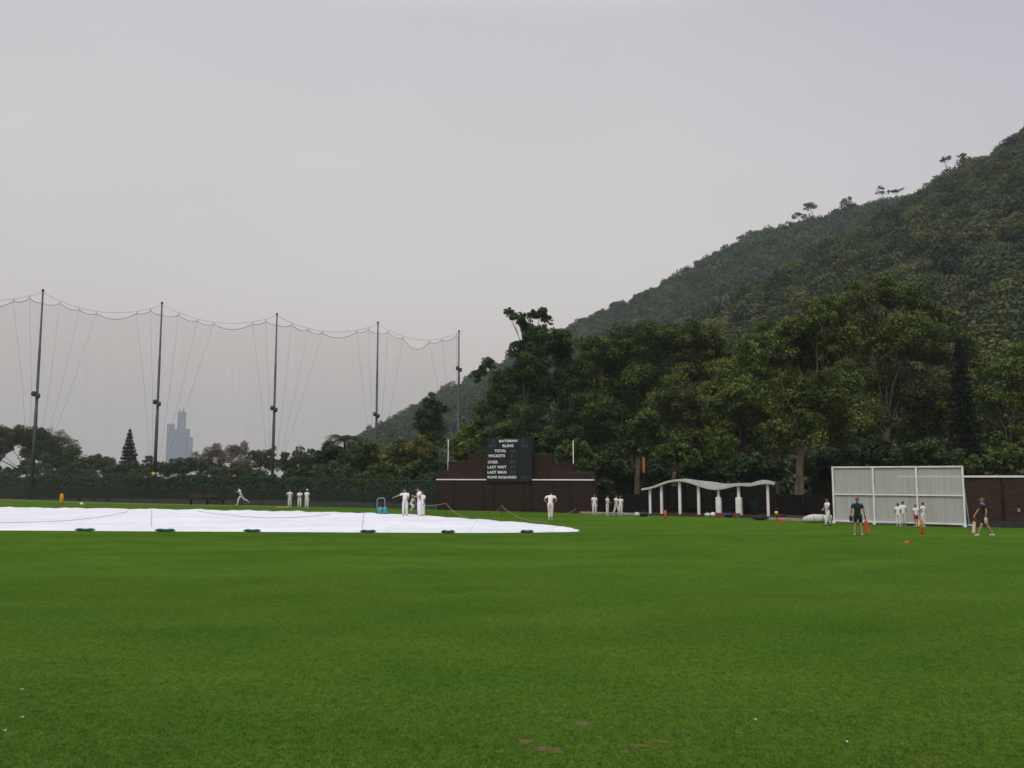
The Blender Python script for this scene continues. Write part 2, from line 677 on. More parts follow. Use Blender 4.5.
Xg, Dg = Xg[keep], Dg[keep]
NB = len(Xg)
sm_ = mat('bare_soil', (.125, .085, .030), (.050, .070, .012), 60, .95)
smb = MB()
for k_, (cx_, cy_, rx_, ry_) in enumerate(SP):
    n_ = 22
    o_ = len(smb.v)
    smb.v.append((cx_, cy_, .004))
    for q_ in range(n_):
        a_ = 6.2832 * q_ / n_
        r_ = 1.05 + .22 * math.sin(3 * a_ + k_) + .16 * math.sin(7 * a_ + 2 * k_)
        smb.v.append((cx_ + rx_ * r_ * math.cos(a_), cy_ + ry_ * r_ * math.sin(a_), .004))
    for q_ in range(n_):
        smb.f.append((o_, o_ + 1 + q_, o_ + 1 + (q_ + 1) % n_))
tag(smb.build('ground', sm_), kind='structure')
ang = rg.random(NB) * 6.283
wd = rg.uniform(.002, .0042, NB)
hg = rg.uniform(.008, .024, NB) * np.clip(1.25 - Dg / 30, .3, 1)
ln = rg.normal(0, .018, (NB, 2))
Pg = np.stack([Xg, Dg, np.full(NB, .001)], 1)
ax = np.stack([np.cos(ang), np.sin(ang), np.zeros(NB)], 1) * wd[:, None]
tip = Pg + np.stack([ln[:, 0], ln[:, 1], hg], 1)
mid = Pg + np.stack([ln[:, 0] * .4, ln[:, 1] * .4, hg * .55], 1) + ax * .8
Vg = np.stack([Pg - ax, Pg + ax, mid, tip], 1).reshape(-1, 3)
cell = rg.normal(0, .17, (400, 400))
cell2 = rg.normal(0, .10, (97, 97))
gt = rg.normal(.42, .20, NB) + cell[(Xg / .035).astype(int) % 400, (Dg / .06).astype(int) % 400] + cell2[(Xg / .16).astype(int) % 97, (Dg / .3).astype(int) % 97]
gt = np.clip(gt, 0, 1)
gl = leaf_mat('grass_blades', (.019, .056, .004), (.165, .214, .027))
go = link_mesh('grass', quads_mesh('grass', Vg, gt), gl)
tag(go, 'short mown green turf blades in the near outfield', 'grass', kind='stuff')

# paler worn strip along the far left edge of the field and beige kerb by the shelter
wm = mat('worn_turf', (.11, .13, .035), (.07, .11, .02), .8, .95)
vsL, fsL = [], []
for i in range(1, 5):
    p = EP[i]
    q = ground(edge_px[i][0], edge_px[i][1] + 1.2)
    vsL += [(p.x, p.y - .05, .004), (q.x, q.y, .004)]
for i in range(3):
    fsL.append((2 * i, 2 * i + 1, 2 * i + 3, 2 * i + 2))
tag(MB().add(vsL, fsL).build('path', wm), kind='structure')
mb = MB()
for a_, b_ in [((581, 513.4), (648, 515.6)), ((770, 519.6), (815, 521.6))]:
    A, B = ground(*a_), ground(*b_)
    c = (A + B) / 2
    d = B - A
    mb.box((c.x, c.y, .05), (d.length, .30, .14), math.atan2(d.y, d.x))
tag(mb.build('kerb', M['kerb'], bevel=.01), kind='structure')

# ------------------------------------------------------------------ hills
def interp(x, xs, ys):
    return float(np.interp(x, xs, ys))


HN = np.random.default_rng(11)
_ph = HN.random((6, 3)) * 6.28


def lump(x, y):
    s = 0
    for i, (fx, fy, am) in enumerate([(.021, .013, 1), (.037, .052, .6), (.09, .07, .35), (.012, .03, 1.1)]):
        s = s + am * np.sin(x * fx + _ph[i, 0]) * np.sin(y * fy + _ph[i, 1])
    return s


class Hill:
    def __init__(self, crest, Dfoot, Dcrest, bumps, prof):
        self.px = [c[0] for c in crest]
        self.py = [c[1] for c in crest]
        self.Df = Dfoot
        self.Dc = Dcrest
        self.b = bumps
        self.prof = prof

    def point(self, a, f):
        py = interp(a, self.px, self.py)
        Dc = self.Dc(a)
        Df = self.Df(a)
        c = at(a, py, Dc)
        D = Df + f * (Dc - Df)
        if f <= 1:
            z = c.z * (f ** self.prof)
        else:
            z = c.z * (1 - (f - 1) * 1.6)
        x = c.x / Dc * D
        z += self.b * float(lump(x, D)) * min(1, f * 2) * (1 if f < .85 else max(0, (1 - f) / .15) if f < 1 else 0)
        return Vector((x, D, z - .5))

    def terrain(self, name, a0, a1, na, nf, m):
        vs, fs = [], []
        for i in range(na + 1):
            a = a0 + (a1 - a0) * i / na
            for j in range(nf + 1):
                vs.append(self.point(a, 1.45 * j / nf))
        for i in range(na):
            for j in range(nf):
                k = i * (nf + 1) + j
                fs.append((k, k + 1, k + nf + 2, k + nf + 1))
        o = MB().add(vs, fs).build(name, m, None, True)
        return tag(o, kind='structure')

    def forest(self, name, label, a0, a1, spacing, size, m, leaf, per, seed, fmax=1.06):
        rng = np.random.default_rng(seed)
        var = []
        for k in range(7):
            lob = [(0, 0, 0, 1.0), (.6, .2, -.1, .65), (-.5, .4, -.15, .6), (.1, -.6, -.2, .6)]
            V, T = crown_arrays(lob, leaf, per, 9, .75, .55, rng, 0.12)
            var.append((V, T))
        Vs, Ts = [], []
        pts = []
        f = .0
        while f < fmax:
            mid = self.point((a0 + a1) / 2, min(f, 1))
            a = a0
            while a < a1:
                p = self.point(a, f)
                step = spacing / p.y * F
                aa = a + rng.uniform(-.5, .5) * step
                slope_len = (self.Dc(a) - self.Df(a)) * 1.15
                ff = f + rng.uniform(-.5, .5) * spacing / slope_len
                pts.append(self.point(aa, max(0, min(ff, fmax))))
                a += step
            f += spacing / ((self.Dc(mid.x / mid.y * F + 512) - self.Df(mid.x / mid.y * F + 512)) * 1.15)
        fy0, fy1 = min(p.y for p in pts), max(p.y for p in pts)
        for p in pts:
            s = size * rng.choice([.6, .75, .85, 1.0, 1.1, 1.35]) * (1.12 - .42 * min(1, (p.y - fy0) / (fy1 - fy0)))
            V, T = var[rng.integers(len(var))]
            th = rng.random() * 6.28
            c_, s_ = math.cos(th), math.sin(th)
            Rm = np.array([[c_, -s_, 0], [s_, c_, 0], [0, 0, 1]])
            W = (V @ Rm.T) * s * np.array([1, 1, rng.uniform(.8, 1.25)]) + np.array([p.x, p.y, p.z + s * .35])
            Vs.append(W)
            t = T * .85 + rng.normal(.0, .19) + .13 * math.sin(p.x * .045 + 1.3 * math.sin(p.y * .03)) * math.cos(p.z * .07 + p.x * .02)
            Ts.append(t)
        V = np.concatenate(Vs)
        o = link_mesh(name, quads_mesh(name, V, np.concatenate(Ts)), m)
        print(name, len(pts), 'crowns', len(V) // 4, 'faces')
        return tag(o, label, 'forest', kind='stuff')


hm = mat('hill_earth', (.022, .030, .012), (.012, .018, .008), .3, .95)
far_crest = [(240, 477), (325, 477), (352, 452), (375, 436), (400, 420), (440, 398), (470, 383), (500, 368), (540, 344), (570, 329), (600, 316), (640, 301), (680, 280), (720, 256), (745, 244), (770, 236), (810, 227), (850, 214), (900, 204), (960, 180), (1030, 140), (1300, 40)]
far = Hill(far_crest, lambda a: 300, lambda a: interp(a, [240, 400, 700, 1000, 1300], [820, 720, 560, 500, 480]), 2.2, .92)
near_crest = [(560, 474), (620, 420), (660, 370), (700, 336), (760, 299), (800, 272), (850, 246), (885, 224), (915, 207), (960, 178), (1000, 151), (1024, 134), (1100, 90), (1300, 20)]
near = Hill(near_crest, lambda a: 112, lambda a: interp(a, [560, 700, 1024, 1300], [230, 270, 330, 330]), 1.8, .95)
fo1 = far.terrain('hill', 300, 1300, 90, 24, hm)
fo2 = near.terrain('hill', 560, 1300, 80, 30, hm)
M['h_far'] = leaf_mat('far_forest_leaves', (.012, .036, .012), (.078, .132, .030))
M['h_near'] = leaf_mat('hill_forest_leaves', (.015, .032, .008), (.125, .148, .030))
far.forest('hill_forest', 'hazy dark green forest over the more distant ridge', 318, 1010, 6.0, 5.2, M['h_far'], .24, 1.0, 21)
near.forest('hill_forest', 'dense green forest over the nearer slope at right', 560, 1240, 4.6, 4.3, M['h_near'], .17, 1.0, 22)

# a few trees standing clear on the ridge line
def ridge_tree(label, px, pytop, hill, f, wpx, sparse, seed, dead=False):
    rr = random.Random(seed)
    rng = np.random.default_rng(seed)
    b = hill.point(px, f)
    top = at(px, pytop, b.y)
    h = max(3, top.z - b.z)
    root = empty('tree', b, 0, label, 'tree', 'trees standing clear on the ridge line')
    rw = wpx * b.y / F
    lobes = [(rr.uniform(-1, 1) * rw, rr.uniform(-1, 1) * rw, h - rw * rr.uniform(.2, .7), rw * rr.uniform(.35, .6)) for _ in range(5)]
    V, T = crown_arrays(lobes, .5, sparse, 6, .45, .5, rng, .05)
    link_mesh('crown', quads_mesh('crown', V, T), M['g_dry' if dead else 'g_dark'], root)
    trunk_builder((0, 0, 0), lobes, .22, rr, .6).build('trunk', M['bark3'], root, True)


ridge_tree('flat topped tree tallest on the ridge line above the grove', 814, 204, far, .99, 8, .5, 31)
ridge_tree('small rounded tree just left of the flat topped ridge tree', 801, 213, far, .99, 6, .6, 32)
ridge_tree('slim sparse tree alone on the ridge, midway up the skyline', 850, 196, far, .99, 5, .3, 33, True)
ridge_tree('leafless spindly tree on the ridge right of the slim one', 884, 188, near, 1.0, 7, .25, 34, True)
ridge_tree('small bare tree on the skyline where the nearer slope begins', 897, 188, near, 1.0, 5, .3, 35, True)
ridge_tree('wind-flattened dark tree high on the skyline near the right', 949, 155, near, 1.0, 6, .35, 36)
ridge_tree('low wind-flattened tree just right of the high skyline one', 961, 154, near, 1.0, 5, .35, 37)
ridge_tree('bushy tree on the ridge, lowest of the clear-standing ones', 746, 237, far, .99, 6, .6, 38)

# ------------------------------------------------------------------ big trees behind the ground (right half)
GR = 'large trees behind the scoreboard and shelter'
tree_px('tree', 'tall tree with open feathery top and a long left limb, behind the scoreboard', 528, 84,
        [(509, 313, 6), (519, 318, 7), (527, 327, 8), (532, 315, 6), (541, 313, 7), (548, 320, 6), (530, 336, 10), (541, 330, 7), (545, 345, 18), (562, 353, 14), (534, 366, 18), (487, 365, 9), (477, 376, 7), (497, 378, 9),
         (560, 340, 14), (520, 352, 13), (572, 372, 16), (515, 378, 16), (502, 398, 20), (540, 392, 26), (572, 398, 20), (488, 418, 18), (525, 430, 28), (560, 432, 24), (500, 450, 20), (580, 425, 16)],
        'g_dark', 'bark', .22, 1.05, .45, group=GR, clump=.36)
tree_px('tree', 'broad dark tree with rounded billows, right of the scoreboard', 612, 84,
        [(600, 350, 20), (622, 342, 18), (648, 342, 20), (606, 380, 26), (640, 380, 30), (596, 418, 26), (635, 428, 28), (612, 455, 20), (655, 455, 20)],
        'g_mid', 'bark', .23, 1.2, .45, group=GR)
tree_px('tree', 'dark tree between the broad rounded one and the pale green one, behind the shelter', 692, 82,
        [(668, 338, 16), (690, 337, 18), (714, 342, 18), (700, 370, 28), (672, 398, 24), (716, 402, 28), (690, 436, 28), (722, 445, 22), (668, 455, 18)],
        'g_olive', 'bark', .23, 1.2, .42, group=GR)
tree_px('tree', 'paler yellow-green tree with bright clumps above the shelter', 742, 70,
        [(746, 352, 14), (728, 375, 16), (758, 376, 20), (738, 398, 22), (720, 412, 16), (766, 408, 22), (745, 430, 24), (722, 445, 16), (772, 440, 18)],
        'g_light', 'bark', .22, 1.15, .35, group=GR)
tree_px('tree', 'tree with thick pale brown trunk standing right of the shelter', 797, 60,
        [(790, 335, 20), (816, 318, 20), (776, 360, 20), (812, 356, 26), (842, 345, 20), (790, 398, 26), (832, 398, 26), (806, 430, 20), (775, 432, 14), (842, 432, 18)],
        'g_olive', 'bark2', .21, 1.15, .31, group=GR, fork=.42)
tree_px('tree', 'tallest broad tree with pale bare limbs, directly above the white sight screen', 880, 76,
        [(858, 298, 18), (884, 291, 17), (908, 300, 17), (934, 316, 15), (872, 336, 28), (912, 340, 28), (852, 380, 28), (898, 390, 32), (862, 428, 30), (918, 432, 28), (944, 356, 18), (946, 400, 20)],
        'g_olive', 'bark', .23, 1.25, .42, group=GR)
tree_px('tree', 'deep green tree filling the gap behind the thick-trunked one', 775, 92,
        [(752, 345, 16), (772, 334, 16), (748, 375, 20), (778, 368, 22), (800, 385, 22), (762, 405, 24), (800, 425, 24), (770, 440, 22)],
        'g_mid', 'bark', .22, 1.15, .4, group=GR)
tree_px('tree', 'olive tree low between the thick-trunked one and the tallest tree', 848, 88,
        [(830, 305, 14), (842, 325, 18), (848, 355, 22), (835, 385, 22), (860, 405, 24), (838, 430, 24), (868, 440, 22)],
        'g_olive', 'bark', .22, 1.15, .4, group=GR)
tree_px('tree', 'dark tree standing behind the layered conifer', 955, 92,
        [(948, 322, 14), (962, 345, 16), (975, 370, 16), (952, 385, 20), (980, 410, 18), (955, 425, 22), (985, 440, 18)],
        'g_olive', 'bark', .27, 1.15, .35, group=GR)
tree_px('tree', 'dark tree in the second row behind the broad rounded one', 640, 98,
        [(596, 365, 18), (622, 358, 20), (650, 356, 20), (600, 395, 22), (632, 392, 24), (662, 390, 22), (612, 425, 24), (648, 428, 24), (590, 440, 18)],
        'g_dark', 'bark3', .27, 1.15, .4, group=GR)
tree_px('tree', 'dark tree in the second row behind the shelter', 705, 98,
        [(680, 352, 18), (705, 350, 19), (728, 356, 17), (690, 382, 22), (722, 384, 22), (676, 410, 22), (704, 415, 24), (735, 418, 22), (720, 442, 22), (688, 442, 20)],
        'g_mid', 'bark3', .27, 1.15, .4, group=GR)
tree_px('tree', 'lighter green tree with hanging clumps at the right edge of the grove', 1006, 72,
        [(1004, 372, 16), (1024, 358, 18), (992, 402, 18), (1018, 400, 22), (998, 434, 18), (1028, 434, 20), (990, 455, 12), (1012, 458, 14), (1050, 390, 22)],
        'g_light', 'bark', .26, 1.05, .35, group=GR)
tree_px('tree', 'dark spreading tree beyond the right end of the brown wall', 1085, 70,
        [(1070, 370, 24), (1100, 350, 26), (1085, 400, 30), (1120, 400, 26), (1065, 435, 22), (1100, 440, 24)],
        'g_dark', 'bark', .36, 1.1, .4, group=GR)
tree_px('tree', 'slender forked tree with brown trunk left of the shelter, against dark shade', 636, 66,
        [(628, 432, 12), (645, 420, 14), (656, 438, 13), (636, 448, 12)], 'g_mid', 'bark2', .28, .9, .22, group=GR, fork=.6)
tree_px('tree', 'young tree with twin pale stems just behind the left end of the shelter', 673, 63,
        [(662, 455, 11), (676, 446, 13), (690, 458, 12)], 'g_mid', 'bark2', .26, .9, .20, group=GR, fork=.6)

US = 'dark shrubs under the large trees'
for lab, px, D, lobes, m_ in [
    ('dark shrub just right of the scoreboard building', 598, 68, [(588, 470, 12), (604, 464, 13), (598, 484, 14)], 'g_dark'),
    ('dark shrub behind the four boys in white', 622, 70, [(614, 470, 13), (630, 478, 13), (620, 490, 10)], 'g_hedge'),
    ('dark shrub behind the left end of the shelter', 655, 70, [(648, 474, 14), (664, 474, 13), (656, 490, 12)], 'g_hedge'),
    ('dark shrub behind the middle of the shelter', 700, 68, [(686, 472, 14), (704, 468, 15), (722, 474, 14), (700, 490, 12)], 'g_hedge'),
    ('dark shrub behind the right end of the shelter', 752, 66, [(738, 470, 15), (756, 466, 15), (772, 474, 14), (752, 490, 14)], 'g_hedge'),
    ('dark shrub between the pale trunk and the sight screen', 818, 66, [(806, 468, 14), (822, 462, 15), (838, 470, 15), (820, 488, 16)], 'g_hedge'),
    ('dark shrub behind the left half of the sight screen', 866, 66, [(852, 458, 16), (872, 452, 17), (888, 462, 15)], 'g_hedge'),
    ('dark shrub behind the right half of the sight screen', 925, 66, [(910, 456, 16), (930, 452, 16), (948, 462, 15)], 'g_dark'),
    ('low green shrub above the white rail of the right wall', 985, 62, [(972, 464, 10), (990, 462, 12), (1008, 466, 11)], 'g_mid'),
    ('low olive shrub at the right picture edge above the wall', 1030, 60, [(1020, 462, 11), (1038, 458, 14), (1056, 462, 14)], 'g_olive'),
    ('pale green shrub beside the right white pole of the scoreboard', 574, 72, [(566, 452, 10), (580, 446, 11), (590, 458, 10), (572, 466, 9)], 'g_mid'),
    ('yellow-green bush left of the scoreboard', 466, 84, [(456, 446, 11), (470, 432, 12), (480, 444, 12), (466, 458, 12)], 'g_light'),
    ('dark bush directly behind the scoreboard', 510, 76, [(490, 440, 14), (512, 436, 16), (534, 444, 14), (552, 440, 14)], 'g_dark'),
]:
    tree_px('shrub', lab, px, D, lobes, m_, 'bark3', .28, 1.1, .12, cat='shrub', group=US, sub=12)

# ------------------------------------------------------------------ trees on the left, beyond the nets
GL = 'trees beyond the netting'
LT = [
    ('tree', 'large dark spreading tree at the far left edge', 24, 128, [(-24, 446, 20), (2, 440, 15), (20, 438, 14), (38, 442, 15), (56, 450, 14), (70, 458, 12), (30, 456, 13), (50, 464, 12), (84, 466, 9), (66, 470, 8), (-2, 452, 10)], 'g_dark', 'bark', 1.2),
    ('tree', 'pale half-bare tree rising behind the dark spreading one', 62, 150, [(50, 434, 8), (62, 437, 8), (72, 446, 8), (80, 455, 6)], 'g_dry', 'bark', .28),
    ('tree', 'small round brownish tree between the dark tree and the conifer', 99, 150, [(92, 466, 9), (105, 465, 9), (99, 460, 8), (112, 470, 7)], 'g_olive', 'bark', 1.0),
    ('shrub', 'thin-leaved shrub just left of the second tall pole', 148, 120, [(138, 466, 7), (148, 462, 7), (160, 467, 7), (150, 471, 7)], 'g_dark', 'bark', .6),
    ('shrub', 'rounded green shrub below the distant tower', 186, 122, [(166, 471, 9), (178, 467, 10), (190, 465, 10), (202, 469, 10)], 'g_dark', 'bark', 1.1),
    ('tree', 'half-bare silvery tree just right of the tower', 212, 135, [(200, 458, 9), (212, 452, 10), (222, 458, 10), (208, 466, 9), (218, 468, 8)], 'g_dry', 'bark', .5),
    ('tree', 'half-bare brownish tree next right of the silvery one', 238, 132, [(230, 454, 10), (240, 449, 9), (250, 460, 9), (238, 466, 10), (246, 468, 9)], 'g_dry', 'bark', .5),
    ('tree', 'thin dark tree left of the third tall pole', 262, 118, [(254, 456, 8), (264, 458, 8), (272, 452, 6), (262, 468, 9), (274, 466, 8)], 'g_dark', 'bark', .75),
    ('tree', 'dark green tree just right of the third tall pole', 300, 112, [(286, 462, 9), (300, 458, 10), (310, 466, 10), (294, 472, 9)], 'g_dark', 'bark', 1.1),
    ('tree', 'dense green tree left of the palm', 326, 108, [(318, 456, 10), (330, 450, 10), (340, 458, 11), (322, 468, 11)], 'g_dark', 'bark', 1.1),
    ('tree', 'dense green tree right of the palm', 364, 104, [(356, 456, 11), (370, 449, 11), (378, 460, 12), (362, 468, 12)], 'g_mid', 'bark', 1.1),
    ('tree', 'yellowing tree right of the fourth tall pole', 404, 96, [(390, 458, 13), (404, 450, 13), (420, 448, 13), (432, 456, 13), (410, 466, 14)], 'g_yellow', 'bark', 1.1),
    ('tree', 'tall dark upright tree against the pale hill, left of the last pole', 432, 112, [(430, 402, 9), (424, 414, 10), (438, 410, 10), (428, 428, 12), (440, 428, 11), (432, 442, 13)], 'g_dark', 'bark', 1.1),
    ('shrub', 'round dark bush in front of the palm', 336, 98, [(326, 474, 10), (338, 470, 10), (348, 476, 10)], 'g_dark', 'bark', 1.1),
    ('shrub', 'round green bush behind the group of three boys', 300, 100, [(288, 477, 8), (302, 474, 9), (314, 477, 8)], 'g_dark', 'bark', 1.1),
    ('shrub', 'olive bush behind the teal trolley', 384, 92, [(372, 474, 10), (386, 470, 11), (398, 476, 10)], 'g_olive', 'bark', 1.1),
    ('shrub', 'dark green bush left of the scoreboard building', 428, 84, [(412, 474, 11), (428, 468, 13), (444, 472, 12), (430, 484, 10)], 'g_dark', 'bark', 1.1),
    ('shrub', 'dark low bush right of the round brownish tree', 122, 118, [(110, 472, 8), (122, 469, 9), (134, 471, 9), (146, 473, 8)], 'g_dark', 'bark', 1.1),
    ('shrub', 'low dark bush beneath the half-bare trees', 232, 112, [(216, 474, 8), (230, 472, 8), (244, 474, 8), (258, 475, 7)], 'g_dark', 'bark', 1.1),
    ('shrub', 'bushy dark shrub at the far left edge beneath the spreading tree', 4, 120, [(-30, 468, 12), (-12, 466, 12), (26, 467, 9), (40, 470, 9), (2, 474, 8), (14, 475, 7)], 'g_dark', 'bark', 1.1),
    ('shrub', 'low dark bush beneath the large spreading tree', 60, 116, [(46, 475, 7), (62, 474, 7), (78, 475, 7), (92, 476, 6)], 'g_dark', 'bark', 1.1),
]
for nm, lab, px, D, lobes, m_, bk, cov in LT:
    tree_px(nm, lab, px, D, lobes, m_, bk, .30 if m_ != 'g_dry' else .22, cov, .22 if nm == 'tree' else .1, 11, group=GL, cat=nm, inner=.25 if cov > .9 else .04)


# conifers
def conifer(label, px, D, ytop, ybase_w, tiers, wpx, seed, m_='g_pine', group=None):
    rng = np.random.default_rng(seed)
    b = at(px, 476, D)
    top = at(px, ytop, D).z
    root = empty('conifer', (b.x, b.y, 0), 0, label, 'tree', group)
    Ps, Ns, Ss = [], [], []
    mb = MB()
    mb.tube([(0, 0, -.1), (0.05, 0, top * .5), (0, 0, top)], [top * .018 + .05, top * .012, .02], 8)
    wr = wpx * D / F
    for i in range(tiers):
        t = i / (tiers - 1)
        z = ybase_w + (top - ybase_w) * (t ** .95)
        rad = wr * (1 - t) ** .8 + .12
        nb = 7 if t < .8 else 5
        a0 = rng.random() * 6.28
        for k in range(nb):
            a = a0 + k * 6.283 / nb + rng.uniform(-.2, .2)
            rl = rad * rng.uniform(.7, 1.1)
            tip = np.array([math.cos(a) * rl, math.sin(a) * rl, z - rl * .08 + rl * .12])
            mb.tube([(0, 0, z), tuple(tip * np.array([.5, .5, 1]) - np.array([0, 0, rl * .04])), tuple(tip)], [.05, .035, .012], 4)
            n = int(40 + 90 * rl)
            s = rng.uniform(.15, 1.05, n)
            p = np.array([0, 0, z]) + (tip - np.array([0, 0, z])) * s[:, None]
            sd = np.array([-math.sin(a), math.cos(a), 0])
            p = p + sd * (rng.uniform(-1, 1, n) * .22 * rl * (1.2 - s))[:, None] + rng.normal(size=(n, 3)) * np.array([.06, .06, .10])
            Ps.append(p)
            Ns.append(rng.normal(size=(n, 3)) * .5 + np.array([0, 0, 1]))
            Ss.append(rng.uniform(.18, .40, n))
    P = np.concatenate(Ps)
    V = leaf_arrays(P, np.concatenate(Ns), np.concatenate(Ss), .5, rng)
    link_mesh('crown', quads_mesh('crown', V, rng.random(len(P))), M[m_], root)
    mb.build('trunk', M['bark3'], root, True)


conifer('pointed conifer standing alone left of the distant tower', 128, 125, 431, 1.2, 16, 12, 61, group=GL)
conifer('very dark layered conifer right of the tallest broad tree', 966, 68, 341, 2.0, 22, 20, 62)


# palm
def palm(label, px, D, ytop):
    rng = random.Random(5)
    b = at(px, 476, D)
    z = at(px, ytop, D).z
    root = empty('palm_tree', (b.x, b.y, 0), 0, label, 'tree', GL)
    mb = MB()
    mb.tube([(0, 0, -.1), (.1, 0, z * .4), (0, .1, z * .75), (0, 0, z)], [.2, .15, .13, .12], 8)
    mb.build('trunk', M['bark'], root, True)
    fr = MB()
    for k in range(22):
        a = k * 6.283 / 22 + rng.uniform(-.2, .2)
        el = rng.uniform(.1, 1.0)
        Lf = rng.uniform(2.5, 3.3)
        pts = []
        for i in range(7):
            t = i / 6
            r = Lf * t * math.cos(el * (1 - .3 * t))
            pts.append(Vector((math.cos(a) * r, math.sin(a) * r, z + Lf * (math.sin(el) * t - .75 * t * t))))
        fr.tube(pts, [.03, .025, .02, .018, .015, .01, .005], 4)
        sd = Vector((-math.sin(a), math.cos(a), 0))
        for i in range(1, 7):
            for h_ in (0, .5):
                p = pts[i - 1].lerp(pts[i], h_)
                ln_ = .62 * math.sin(math.pi * min(1, (i + h_) / 7.2)) + .12
                for s in (-1, 1):
                    d = (pts[i] - pts[i - 1]).normalized()
                    tip = p + sd * s * ln_ + d * .25 - Vector((0, 0, .28 * ln_ + .05))
                    q = p + d * .20
                    fr.add([p, q, tip], [(0, 1, 2)])
    o = fr.build('fronds', M['g_dark'], root)


palm('feathery palm rising above the bushes, left of the fourth tall pole', 344, 104, 440)

# ------------------------------------------------------------------ hedge behind the nets
hx = [(-330, 100), (-60, 104), (100, 100), (200, 98), (300, 92), (380, 86), (440, 80)]
hp = [at(a, 476, d) for a, d in hx]
Ps, Ns = [], []
rng = np.random.default_rng(77)
for i in range(len(hp) - 1):
    A, B = hp[i], hp[i + 1]
    Ln = (B - A).length
    n = int(Ln * 1100)
    t = rng.random(n)
    base = np.outer(1 - t, [A.x, A.y, 0]) + np.outer(t, [B.x, B.y, 0])
    s = t * Ln + i * 13
    hh = 2.45 + .22 * np.sin(s * .7) + .15 * np.sin(s * 2.3 + 1) + .10 * np.sin(s * 5.1)
    z = hh * rng.random(n) ** .75
    dep = rng.uniform(-1.0, 1.0, n) * np.sqrt(np.clip(1.15 - z / hh, 0.05, 1))
    base[:, 1] += dep + .25 * np.sin(s * 1.1)
    base[:, 2] = z
    Ps.append(base)
    Ns.append(np.stack([rng.normal(size=n), -1 + rng.normal(size=n), .6 + rng.normal(size=n) * .7], 1))
P = np.concatenate(Ps)
V = leaf_arrays(P, np.concatenate(Ns), rng.uniform(.2, .42, len(P)), .6, rng)
hedge = link_mesh('hedge', quads_mesh('hedge', V, np.clip(rng.normal(.4, .2, len(P)), 0, 1)), M['g_hedge'])
tag(hedge, 'long dark green hedge behind the mesh fence and tall poles', 'hedge')

# ------------------------------------------------------------------ fence round the left of the field
fpx = [(-330, 497, 474), (-100, 497.5, 473.5), (0, 499, 473), (130, 503, 474), (290, 506.2, 478), (436, 509.3, 481)]
root = empty('mesh_fence', ground(130, 503), 0, 'low dark green mesh fence with shade cloth along the left edge of the field', 'fence')
O = ground(130, 503)
post, rail, pan, shd = MB(), MB(), MB(), MB()
posts = []
for i in range(len(fpx) - 1):
    a0, y0, t0 = fpx[i]
    a1, y1, t1 = fpx[i + 1]
    A = ground(a0, y0)
    B = ground(a1, y1)
    A.y += .25
    B.y += .25
    za = at(a0, t0, A.y).z
    zb = at(a1, t1, B.y).z
    A -= O
    B -= O
    n = max(1, round((B - A).length / 3))
    for k in range(n):
        p = A.lerp(B, k / n)
        z = za + (zb - za) * k / n
        posts.append((p, z))
    rail.tube([(A.x, A.y, za), (B.x, B.y, zb)], .028, 6)
    rail.tube([(A.x, A.y - .05, 1.35), (B.x, B.y - .05, 1.35)], .018, 6)
    pan.add([(A.x, A.y, 0), (B.x, B.y, 0), (B.x, B.y, zb), (A.x, A.y, za)], [(0, 1, 2, 3)])
    shd.add([(A.x, A.y - .03, 0), (B.x, B.y - .03, 0), (B.x, B.y - .03, 1.3), (A.x, A.y - .03, 1.3)], [(0, 1, 2, 3)])
M['fgreen'] = mat('dark_green_paint', (.03, .045, .038), (.02, .03, .026), 3, .6)
rail.build('rail', M['fgreen'], root)
pan.build('mesh_panel', M['fnet'], root)
shd.build('shade_cloth', M['shade'], root)
for p, z in posts:
    MB().tube([(p.x, p.y + .03, 0), (p.x, p.y + .03, z)], .035, 6).build('post', M['fgreen'], root)

# ------------------------------------------------------------------ tall netting poles
K = 1.3
tops = [(43, 291), (162, 303.5), (277, 314.5), (378, 323), (459, 331.5)]
PH = 15.5 * K + H
poles = []
for (px, py) in tops:
    p = at(px, py, 100)
    Y = 100 * (PH - H) / (p.z - H)
    poles.append(at(px, py, Y))
d0 = poles[0] - poles[1]
left_pole = Vector((poles[0].x + d0.x, poles[0].y + d0.y, poles[0].z))
allp = [left_pole] + poles
lampy = [None, 396, 404, 410, 416, 370]
names = ['beyond the left edge', 'leftmost in view', 'second from left, left of the distant tower', 'third from left', 'fourth from left, behind the teal trolley', 'rightmost, shortest in view, beside the scoreboard']
GP = 'tall poles carrying the netting'
for i, p in enumerate(allp):
    if i == 0: continue
    root = empty('net_pole', (p.x, p.y, 0), 0, 'tall slim grey netting pole, ' + names[i], 'pole', GP)
    MB().tube([(0, 0, 0), (0, 0, PH * .42), (0, 0, PH * .42 + .05), (0, 0, PH * .72), (0, 0, PH * .72 + .05), (0, 0, PH)], [.20, .18, .15, .135, .115, .09], 10).build('shaft', M['steel'], root, True)
    MB().box((0, 0, .02), (.7, .7, .04)).build('base_plate', M['steel'], root)
    MB().lathe([(.16, 0), (.16, .12), (.05, .2)], 8, (0, 0, PH)).build('cap', M['gear'], root)
    lz = at(tops[i - 1][0] - 4, lampy[i], p.y).z
    MB().box((0, -.3, lz), (.5, .12, .10)).bx(-.06, .06, -.3, .0, lz - .05, lz + .05).build('bracket', M['gear'], root)
    for s in (-1, 1):
        l = MB().box((s * .22 + .05, -.36, lz + .1 - s * .12), (.40, .36, .44), 0, Matrix.Rotation(R(-25), 3, 'X')).build('floodlight', M['gear'], root, bevel=.03)
    MB().tube([(.16, -.02, 1), (.16, -.02, lz)], .02, 4).build('cable', M['gear'], root)


